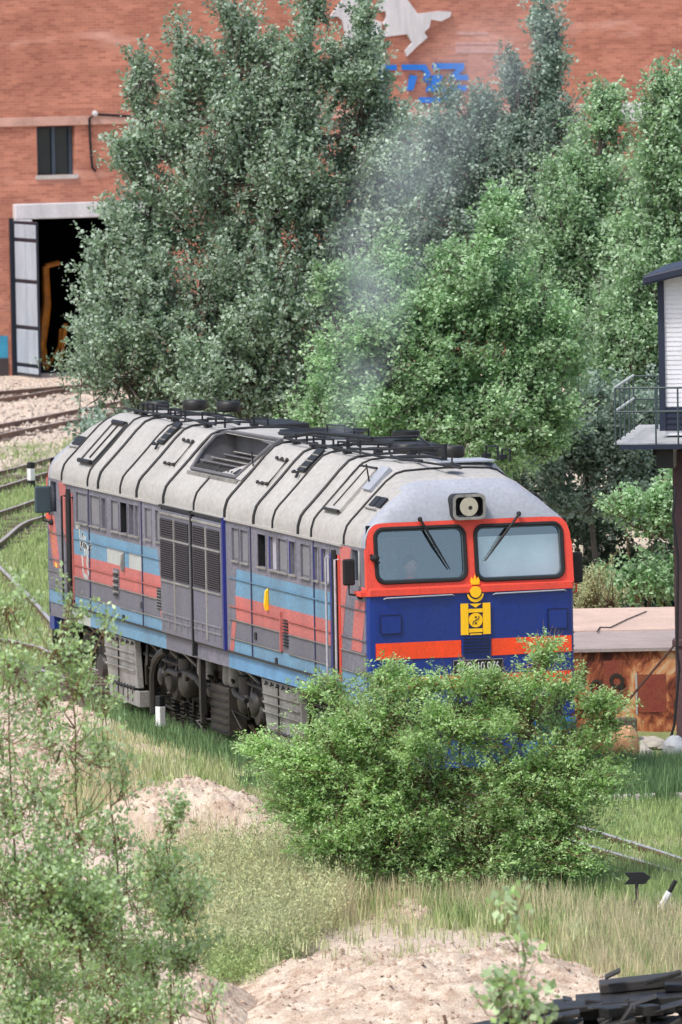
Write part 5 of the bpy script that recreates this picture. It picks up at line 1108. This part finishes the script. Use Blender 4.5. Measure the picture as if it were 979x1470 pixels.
rock('angular grey stone at the foot of the brown column', 968, 1084, .17, mat('grey_stone', lin((168, 172, 178)), .85, 0, .3, 6), (1.4, 1, 1.0), seed=3)
# tan barrel lying down
p0 = Vector(gnd(842, 1074, GZ+.22)); p1 = Vector(gnd(914, 1066, GZ+.3))
b = MB(); ax = (p1-p0); b.lathe(p0*0, [(.06, 0), (.12, .05), (.2, ax.length*.5), (.26, ax.length*.8), (.25, ax.length*.93), (.15, ax.length*1.02), (.03, ax.length*1.05)], ax, mat('sun_bleached_tan_steel', lin((214, 164, 122)), .7, 0, .35, 4, lin((150, 100, 70))), 20)
o = b.build('barrel', None, smooth=True); o.location = p0; tag(o, 'tan tapered drum lying in the grass below the rusty wall', 'drum')
p = gnd(896, 1072, GZ); b = MB(); b.box((0, 0, .25), (.25, .3, .42), M_sleeper); o = b.build('timber_block', None, bevel=.02); o.location = tuple(p+FH*-.4); tag(o, 'dark timber block leaning on the tan drum', 'timber block')
pA = Vector(gnd(824, 1090, GZ+.05)); pB = Vector(gnd(845, 1052, GZ+.35)); b = MB(); b.prism([(0, 0, 0), (.25, .05, 0), (.1, .1, .35), (-.05, .02, .38)], (.05, .05, 0), M_sleeper); o = b.build('timber_board', None); o.location = pA; tag(o, 'broken board propped beside the blue pilot of the locomotive', 'board')
b = MB(); q0 = gnd(882, 1149, GZ+.04); q1 = gnd(1080, 1143, GZ+.04); d_ = Vector(q1-q0); b.box((d_.x/2, d_.y/2, 0), (d_.length, .14, .16), M_conc, rz=math.atan2(d_.y, d_.x)); o = b.build('kerb_stone', None, bevel=.02); o.location = tuple(q0); tag(o, 'long pale kerb beam lying on the lawn at right', 'kerb beam')

# rusty platform
def rust_mat():
    m = bpy.data.materials.new('flaking_rust_and_cream'); m.use_nodes = True; n = m.node_tree.nodes; l = m.node_tree.links; bb = n['Principled BSDF']; bb.inputs['Roughness'].default_value = .8
    tc = n.new('ShaderNodeTexCoord'); mp = n.new('ShaderNodeMapping'); mp.inputs['Scale'].default_value = (1, 1, .6); l.new(tc.outputs['Object'], mp.inputs[0])
    nz = n.new('ShaderNodeTexNoise'); nz.inputs['Scale'].default_value = 2.8; nz.inputs['Detail'].default_value = 10; nz.inputs['Roughness'].default_value = .68; nz.inputs['Distortion'].default_value = 1.1; l.new(mp.outputs[0], nz.inputs[0])
    r_ = n.new('ShaderNodeValToRGB'); e = r_.color_ramp.elements; e[0].position = .36; e[0].color = (*lin((62, 28, 18)), 1); e[1].position = .68; e[1].color = (*lin((206, 190, 160)), 1)
    for p_, c in ((.43, (88, 40, 28)), (.475, (130, 66, 42)), (.53, (168, 96, 62)), (.6, (200, 146, 100))): x = e.new(p_); x.color = (*lin(c), 1)
    l.new(nz.outputs[0], r_.inputs[0]); l.new(r_.outputs[0], bb.inputs['Base Color']); return m
M_rust = rust_mat(); M_maroon = mat('faded_maroon_paint', lin((132, 56, 54)), .8, 0, .45, 3.5, lin((140, 84, 52)))
pl0 = gnd(790, 1050, GZ); PR = thing('loading_platform', 'low loading platform with flat pale top and rusty steel wall painted 09', 'platform', tuple(pl0), rz=math.atan2(RH[1], RH[0]))
# local x lateral to the right, local y away from the camera
k_ = 112.6/F_PX
def plx(px): return (px-790)*k_
def plz(py): return (1052-py)*k_
b = MB(); b.slab(0, 9, 0, .1, -.1, plz(938), M_rust); b.slab(0, .1, .101, 6.8, -.1, plz(938), M_rust); b.slab(8.9, 9, .101, 6.8, -.1, plz(938), M_rust); b.slab(0, 9, 6.8, 6.9, -.1, plz(938), M_rust); b.build('steel_wall', PR)
b = MB(); b.slab(-.05, 9.05, -.06, 2.9, plz(938)+.002, plz(933), mat('grey_concrete_top', lin((170, 156, 154)), .9, 0, .2, 2)); b.slab(-.05, 9.05, 2.9, 6.95, plz(938)+.002, plz(933)+.015, mat('pink_concrete_top', lin((206, 180, 166)), .9, 0, .25, 1.5)); b.build('deck', PR)
b = MB()
for x0, x1, y0, y1 in ((868, 896, 951, 1010), (917, 958, 972, 1027)): b.slab(plx(x0), plx(x1), -.006, .0, plz(y1), plz(y0), M_maroon)
b.slab(plx(914), plx(916.5), -.008, 0, plz(1030), plz(970), c_paleP); b.build('painted_panel', PR, label='maroon rectangle painted on the rusty wall')
M_ink = mat('black_paint_figure', (.03, .025, .02), .8)
text('figures', '0', .72, mat('grey_paint_figure', (.05, .045, .035), .8), Matrix.Translation((plx(857), -.012, plz(992))) @ Matrix.Rotation(R(90), 4, 'X') @ Matrix.Rotation(R(-8), 4, 'Z') @ Matrix.Diagonal((.62, .52, 1, 1)), PR)
text('figures', '9', .6, M_ink, Matrix.Translation((plx(887), -.014, plz(991))) @ Matrix.Rotation(R(90), 4, 'X') @ Matrix.Diagonal((.85, .95, 1, 1)), PR)
b = MB(); b.tube([(plx(868), 2.5, plz(930)), (plx(875), 3.3, plz(930)), (plx(890), 3.2, plz(930)), (plx(920), 4.6, plz(930)), (plx(955), 6, plz(930))], .01, c_seam, 5); o = reparent(b.build('cable', None), PR); o.matrix_parent_inverse = Matrix.Identity(4); o['label'] = 'thin black cable lying on the deck'

# watch cabin on a brown column
cb = gnd(972, 1062, GZ); CT = thing('watch_cabin', 'white cabin raised on a brown column with railed balcony at the right edge', 'cabin', tuple(cb), rz=math.atan2(RH[1], RH[0])+R(-7))
M_navy = mat('dark_blue_steel', lin((34, 42, 62)), .5, 0, .2); M_sid = mat('white_siding', (.74, .74, .77), .6, 0, .1, 3); M_brown = mat('brown_column_paint', lin((92, 68, 72)), .6, 0, .3, 2)
kc = 110.4/F_PX; hx = lambda px: (px-972)*kc; hz = lambda py: (1062-py)*kc
b = MB(); b.slab(hx(972), hx(972)+.22, -.1, .12, -.1, hz(640), M_brown); b.slab(hx(968), hx(972)+.26, -.13, .15, hz(925), hz(915), M_brown); b.slab(hx(970)+2.4, hx(970)+2.7, -.1, .2, -.1, hz(640), M_brown); b.slab(hx(970), hx(970)+.3, 2.9, 3.2, -.1, hz(640), M_brown); b.slab(hx(970)+2.4, hx(970)+2.7, 2.9, 3.2, -.1, hz(640), M_brown); b.build('column', CT, bevel=.01)
b = MB(); b.slab(hx(963), hx(963)+3.2, .0, 3.2, hz(619), hz(388), M_sid)
for k in range(28): b.slab(hx(963)+.001, hx(963)+3.2, -.012, 0, hz(577)+k*.068, hz(577)+k*.068+.05, M_sid)
b.slab(hx(963), hx(963)+3.2, -.015, -.0, hz(612), hz(578), M_navy)
for k in range(4): b.slab(hx(963), hx(963)+3.2, -.03, -.015, hz(612)+.02+k*.085, hz(612)+.07+k*.085, M_navy)
b.build('cabin_wall', CT)
b = MB(); b.slab(hx(954), hx(963)-.0, -.05, .1, hz(612), hz(392), M_navy); b.slab(hx(956), hx(963), .11, 3.2, hz(612), hz(392), M_sid); b.build('corner_post', CT)
b = MB(); b.prism([(hx(935), -.35, hz(400)), (hx(935)+3.9, -.35, hz(400)+.9), (hx(935)+3.9, -.35, hz(400)+1.05), (hx(935), -.35, hz(400)+.14)], (0, 4.0, 0), M_navy); b.build('roof', CT, bevel=.03)
b = MB(); b.slab(hx(894)+.12, hx(894)+4, -1.25, 3.2, hz(631), hz(624), M_navy); b.slab(hx(894)+.03, hx(894)+3.98, -1.22, 3.2, hz(624), hz(624)+.02, mat('weathered_deck_boards', lin((165, 168, 170)), .8, 0, .3, 4)); b.slab(hx(956), hx(956)+.25, -1.0, 3, hz(660), hz(631), c_under3); b.slab(hx(940), hx(990), .4, .6, hz(650), hz(631), c_under3); b.build('balcony_deck', CT)
M_steel = mat('grey_green_railing', lin((62, 78, 80)), .5)
b = MB(); xl = hx(894)+.06; f_ = -1.22; bk = 2.0
for z in (hz(543)+.0, hz(577)): b.tube([(xl, bk, z), (xl, f_, z), (xl+4, f_, z)], .016, M_steel, 6); b.tube([(xl, f_, z+.012), (xl, bk, z+.012)], .02, mat('pale_rail_top', lin((190, 200, 196)), .6), 6); b.tube([(xl, bk, z), (xl+.7, bk, z)], .014, M_steel, 6)
for x, y in [(xl, f_), (xl, bk), (xl, -.4), (xl, .4), (xl, 1.2), (hx(958), f_), (hx(990), f_), (xl+.35, bk)]: b.tube([(x, y, hz(626)), (x, y, hz(543))], .014, M_steel, 6)
b.build('railing', CT)
# guy wire and drain pipe
b = MB(); A_ = Vector(at(969, 925, 110)); Bp = Vector(at(838, 1078, 110)); b.tube([A_*0, (Bp-A_)*.5+Vector((0, 0, -.02)), Bp-A_], .018, mat('rusty_cable', lin((80, 50, 40)), .7), 6); o = b.build('guy_wire', None); o.location = A_; tag(o, 'taut rusty cable slanting from the brown column to the ground', 'cable')
b = MB(); pp = [at(970, 700, 109.8), at(966, 740, 109.8), at(973, 800, 109.8), at(972, 935, 109.8), at(975, 960, 109.8), at(968, 1040, 109.8), at(962, 1062, 109.8)]; b.tube([Vector(p-pp[0]) for p in pp], .022, c_rub, 6); o = b.build('hanging_cable', None); o.location = tuple(pp[0]); tag(o, 'loose black cable hanging beside the brown column', 'cable')
# marker posts
def marker(label, x, y, h, r_, white):
    p = gnd(x, y, GZ); root = thing('marker_post', label, 'post', tuple(p), 'black and white marker posts')
    b = MB(); b.box((0, 0, h*.12), (r_, r_, h*.34), c_blk, rz=.4); b.build('base', root, bevel=.01)
    b = MB(); b.box((0, 0, h*.53), (r_, r_, h*.48), c_white, rz=.4); b.build('white_band', root, bevel=.01)
    b = MB(); b.box((0, 0, h*.9), (r_, r_, h*.26), c_blk, rz=.4); b.build('black_cap', root, bevel=.015)
marker('black and white post in the grass beside the locomotive tanks', 231, 1060, .62, .11, 1); marker('small black and white post on the lawn beyond the locomotive tail', 45, 700, .55, .13, 1)
# arrow signal and tilted lever
p = gnd(915, 1325, GZ); sg = thing('switch_signal', 'black arrow shaped switch signal on a post in tall grass', 'switch signal', tuple(p)); k3 = 90.2/F_PX
to = lambda L: [Vector(RH*(a*k3))+Vector((0, 0, c*k3)) for a, c in L]
b = MB(); b.prism(to([(-18, 73), (-10, 64), (-18, 56), (12, 56), (20, 66), (10, 73)]), Vector(FH)*.06, c_blk); b.build('arrow_plate', sg)
b = MB(); b.tube([(0, 0, 0), (0, 0, 58*k3)], .022, c_blk, 8); b.build('post', sg)
b = MB(); b.prism(to([(-6, 8), (5, 8), (6, 30), (0, 35), (-6, 30)]), Vector(FH)*.08, c_blk); b.build('lamp_case', sg)
p = gnd(935, 1328, GZ); lv = thing('switch_lever', 'tilted black and white lever right of the arrow signal', 'lever', tuple(p)); tp = lambda f: Vector(RH*(36*k3*f))+Vector((0, 0, 64*k3*f))
b = MB(); b.tube([tp(0), tp(1)], .03, c_blk, 8); b.build('lever_bar', lv)
b = MB(); b.tube([tp(.38), tp(.74)], .042, c_white, 8); b.build('white_sleeve', lv)

# blackened scrap in the bottom right corner
M_char = mat('charred_steel', (.012, .012, .013), .5, .2, .4, 5, (.05, .045, .04)); M_char2 = mat('greyish_burnt_plate', lin((58, 54, 52)), .6, 0, .4, 4, (.02, .02, .02))
sc0 = at(800, 1440, 75); SH = thing('scrap_heap', 'heap of blackened steel beams and plates in the bottom right corner', 'scrap heap', (sc0[0], sc0[1], GZ)); k4 = 75/F_PX
def SP(x, y, o=0): 
    q = at(x+18, y+42-o*14, 75)+FH*o; q[2] -= 0; return Vector(q)-Vector((sc0[0], sc0[1], GZ))
def beam(name, x0, y0, x1, y1, th, dp, m, o=0):
    b = MB(); a, c = SP(x0, y0, o), SP(x1, y1, o); up = Vector((0, 0, th*k4)); b.prism([a, c, c+up, a+up], Vector(FH)*dp, m); return b.build(name, SH, bevel=.01)
for a in (('steel_beam', 600, 1482, 860, 1432, 8, .4, M_char, .8), ('steel_beam', 700, 1438, 850, 1422, 9, .5, M_char, .4), ('steel_beam', 815, 1445, 1010, 1428, 24, .8, M_char, .6), ('steel_beam', 850, 1426, 975, 1412, 14, .4, M_char2, 1.2), ('steel_beam', 943, 1412, 1030, 1412, 10, .5, M_char, .9), ('steel_plate', 770, 1470, 1020, 1462, 24, .9, M_char, .2), ('steel_beam', 640, 1456, 800, 1450, 5, .2, M_char2, .1),
          ('steel_beam', 690, 1447, 800, 1445, 3, .1, c_box, -.1), ('steel_beam', 740, 1458, 880, 1456, 3, .1, c_box, -.1), ('steel_beam', 480, 1492, 700, 1462, 6, .2, M_char, .2), ('steel_plate', 640, 1490, 700, 1470, 24, .3, M_char2, .3)): beam(*a)
for i, (x0, y0, x1, y1) in enumerate([(860, 1440, 890, 1400), (820, 1452, 860, 1420), (900, 1460, 960, 1425), (930, 1440, 1000, 1410), (880, 1470, 930, 1440)]): beam('twisted_bar', x0, y0, x1, y1, 7, .15, random.choice((M_char, M_char2)), -.2+.1*i)
for i in range(34):
    x = random.uniform(745, 990); y = random.uniform(1398+max(0, 850-x)*.25, 1455); an = random.uniform(-.5, .25); L_ = random.uniform(14, 60)
    beam(random.choice(('steel_plate', 'twisted_bar')), x, y, x+L_*math.cos(an), y+L_*math.sin(an), random.uniform(2.5, 9), random.uniform(.08, .35), random.choice((M_char, M_char, M_char2)), random.uniform(-.3, 1.1))
for x, y in ((653, 1440), (690, 1444), (860, 1411), (912, 1408)):
    b = MB(); c = SP(x, y); b.box(c, (.16, .2, .1), M_char, rz=.3); b.tube([c, c+Vector((0, 0, -.25))], .03, M_char, 6); b.build('valve', SH, bevel=.01)
for x in (612, 637, 660): 
    b = MB(); b.tube([SP(x, 1480), SP(x, 1450)], .025, c_fore, 6); b.build('pipe_stub', SH)
b = MB(); b.tube([SP(620, 1450), SP(622, 1425), SP(619, 1415)], .02, M_rail, 6); b.tube([SP(968, 1455), SP(962, 1440), SP(975, 1435), SP(990, 1440)], .03, c_box, 6); b.build('bent_pipe', SH)
b = MB(); b.sphere(SP(955, 1458, -.3), .13, mat('pale_rag', lin((150, 150, 142)), .9), 8, 6, (1.6, 1, .7)); b.build('rag', SH)

# pieces that do not touch become parts of their own
def split_pieces(o):
    me = o.data; N = len(me.vertices); par = list(range(N))
    def find(i):
        while par[i] != i: par[i] = par[par[i]]; i = par[i]
        return i
    for e in me.edges: par[find(e.vertices[0])] = find(e.vertices[1])
    groups = {}
    for p_ in me.polygons: groups.setdefault(find(p_.vertices[0]), []).append(p_.index)
    if len(groups) < 2: return
    first = True
    for g in groups.values():
        vid = sorted({v for i in g for v in me.polygons[i].vertices}); mp = {v: k for k, v in enumerate(vid)}
        nm = bpy.data.meshes.new(me.name); nm.from_pydata([me.vertices[v].co[:] for v in vid], [], [[mp[v] for v in me.polygons[i].vertices] for i in g])
        for m_ in me.materials: nm.materials.append(m_)
        nm.polygons.foreach_set('material_index', [me.polygons[i].material_index for i in g]); nm.polygons.foreach_set('use_smooth', [me.polygons[i].use_smooth for i in g])
        try: nm.set_sharp_from_angle(angle=R(40))
        except Exception: pass
        nm.update()
        if first: old = me; o.data = nm; first = False
        else: c = o.copy(); c.data = nm; COL.objects.link(c)
for o in list(bpy.data.objects):
    if o.type == 'MESH' and o.parent and o.name.split('.')[0] in ('roof_pipe', 'seam_strip', 'column', 'air_reservoir', 'cab_step', 'bent_pipe', 'pipework', 'moulding', 'handrail', 'wall_base_band', 'painted_panel', 'roof_hook', 'step_hole', 'underframe'): split_pieces(o)

# ------------------------------------------------------------ exhaust smoke
SMOKE = .95
def smoke():
    path = [(485, 632, 109, 20), (500, 590, 109.3, 48), (518, 520, 110, 76), (530, 430, 111, 92), (550, 340, 112, 110), (600, 240, 113.5, 125), (670, 130, 115, 135), (740, 10, 117, 140)]
    pts = [Vector(at(x, y, d_)) for x, y, d_, r_ in path]; rr_ = [r_*d_/F_PX for x, y, d_, r_ in path]
    m = bpy.data.materials.new('exhaust_haze'); m.use_nodes = True; n = m.node_tree.nodes; l = m.node_tree.links
    for x in list(n):
        if x.type == 'BSDF_PRINCIPLED': n.remove(x)
    pv = n.new('ShaderNodeVolumePrincipled'); pv.inputs['Color'].default_value = (.8, .9, 1, 1); pv.inputs['Anisotropy'].default_value = -.2
    tc = n.new('ShaderNodeTexCoord'); nz = n.new('ShaderNodeTexNoise'); nz.inputs['Scale'].default_value = .7; nz.inputs['Detail'].default_value = 3; l.new(tc.outputs['Object'], nz.inputs['Vector'])
    mr = n.new('ShaderNodeMapRange'); mr.inputs['From Min'].default_value = .3; mr.inputs['From Max'].default_value = .8; mr.inputs['To Max'].default_value = 1; l.new(nz.outputs[0], mr.inputs[0])
    # plume axis and radius as ramps over height: density fades smoothly from the axis outwards
    L = [p-pts[0] for p in pts]; zt = L[-1].z; s8 = 16.0
    sx = n.new('ShaderNodeSeparateXYZ'); l.new(tc.outputs['Object'], sx.inputs[0])
    zn = n.new('ShaderNodeMath'); zn.operation = 'DIVIDE'; zn.inputs[1].default_value = zt; l.new(sx.outputs[2], zn.inputs[0])
    rp = n.new('ShaderNodeValToRGB'); e = rp.color_ramp.elements
    while len(e) < len(L): e.new(.5)
    for i, p in enumerate(L): e[i].position = min(1, max(0, p.z/zt)); e[i].color = (p.x/s8+.5, p.y/s8+.5, rr_[i]*.95/4, 1)
    l.new(zn.outputs[0], rp.inputs[0]); sc_ = n.new('ShaderNodeSeparateColor'); l.new(rp.outputs[0], sc_.inputs[0])
    def M2(op, a_, b2): 
        q = n.new('ShaderNodeMath'); q.operation = op
        for i, v in enumerate((a_, b2)):
            if hasattr(v, 'links'): l.new(v, q.inputs[i])
            else: q.inputs[i].default_value = v
        return q.outputs[0]
    dx = M2('SUBTRACT', sx.outputs[0], M2('MULTIPLY', M2('SUBTRACT', sc_.outputs[0], .5), s8)); dy = M2('SUBTRACT', sx.outputs[1], M2('MULTIPLY', M2('SUBTRACT', sc_.outputs[1], .5), s8)); rad = M2('MULTIPLY', sc_.outputs[2], 4.0)
    f = M2('DIVIDE', M2('ADD', M2('MULTIPLY', dx, dx), M2('MULTIPLY', dy, dy)), M2('MULTIPLY', rad, rad)); f = M2('MAXIMUM', M2('SUBTRACT', 1.0, f), 0.0); f = M2('MULTIPLY', f, f)
    fade = M2('SUBTRACT', 1.0, M2('MULTIPLY', zn.outputs[0], .75))
    dn = M2('MULTIPLY', M2('MULTIPLY', f, mr.outputs[0]), M2('DIVIDE', M2('MULTIPLY', fade, SMOKE), M2('ADD', rad, .25))); l.new(dn, pv.inputs['Density'])
    l.new(pv.outputs[0], n['Material Output'].inputs['Volume'])
    b = MB(); b.tube([p-Vector((0, 0, .01*i)) for i, p in enumerate(L)], [r_*1.12 for r_ in rr_], m, 18); o = b.build('exhaust_smoke', None); o.location = pts[0]
    m.cycles.volume_step_rate = 2
    return tag(o, 'thin blue grey exhaust smoke drifting up from the locomotive roof', 'smoke', kind='stuff')
smoke()
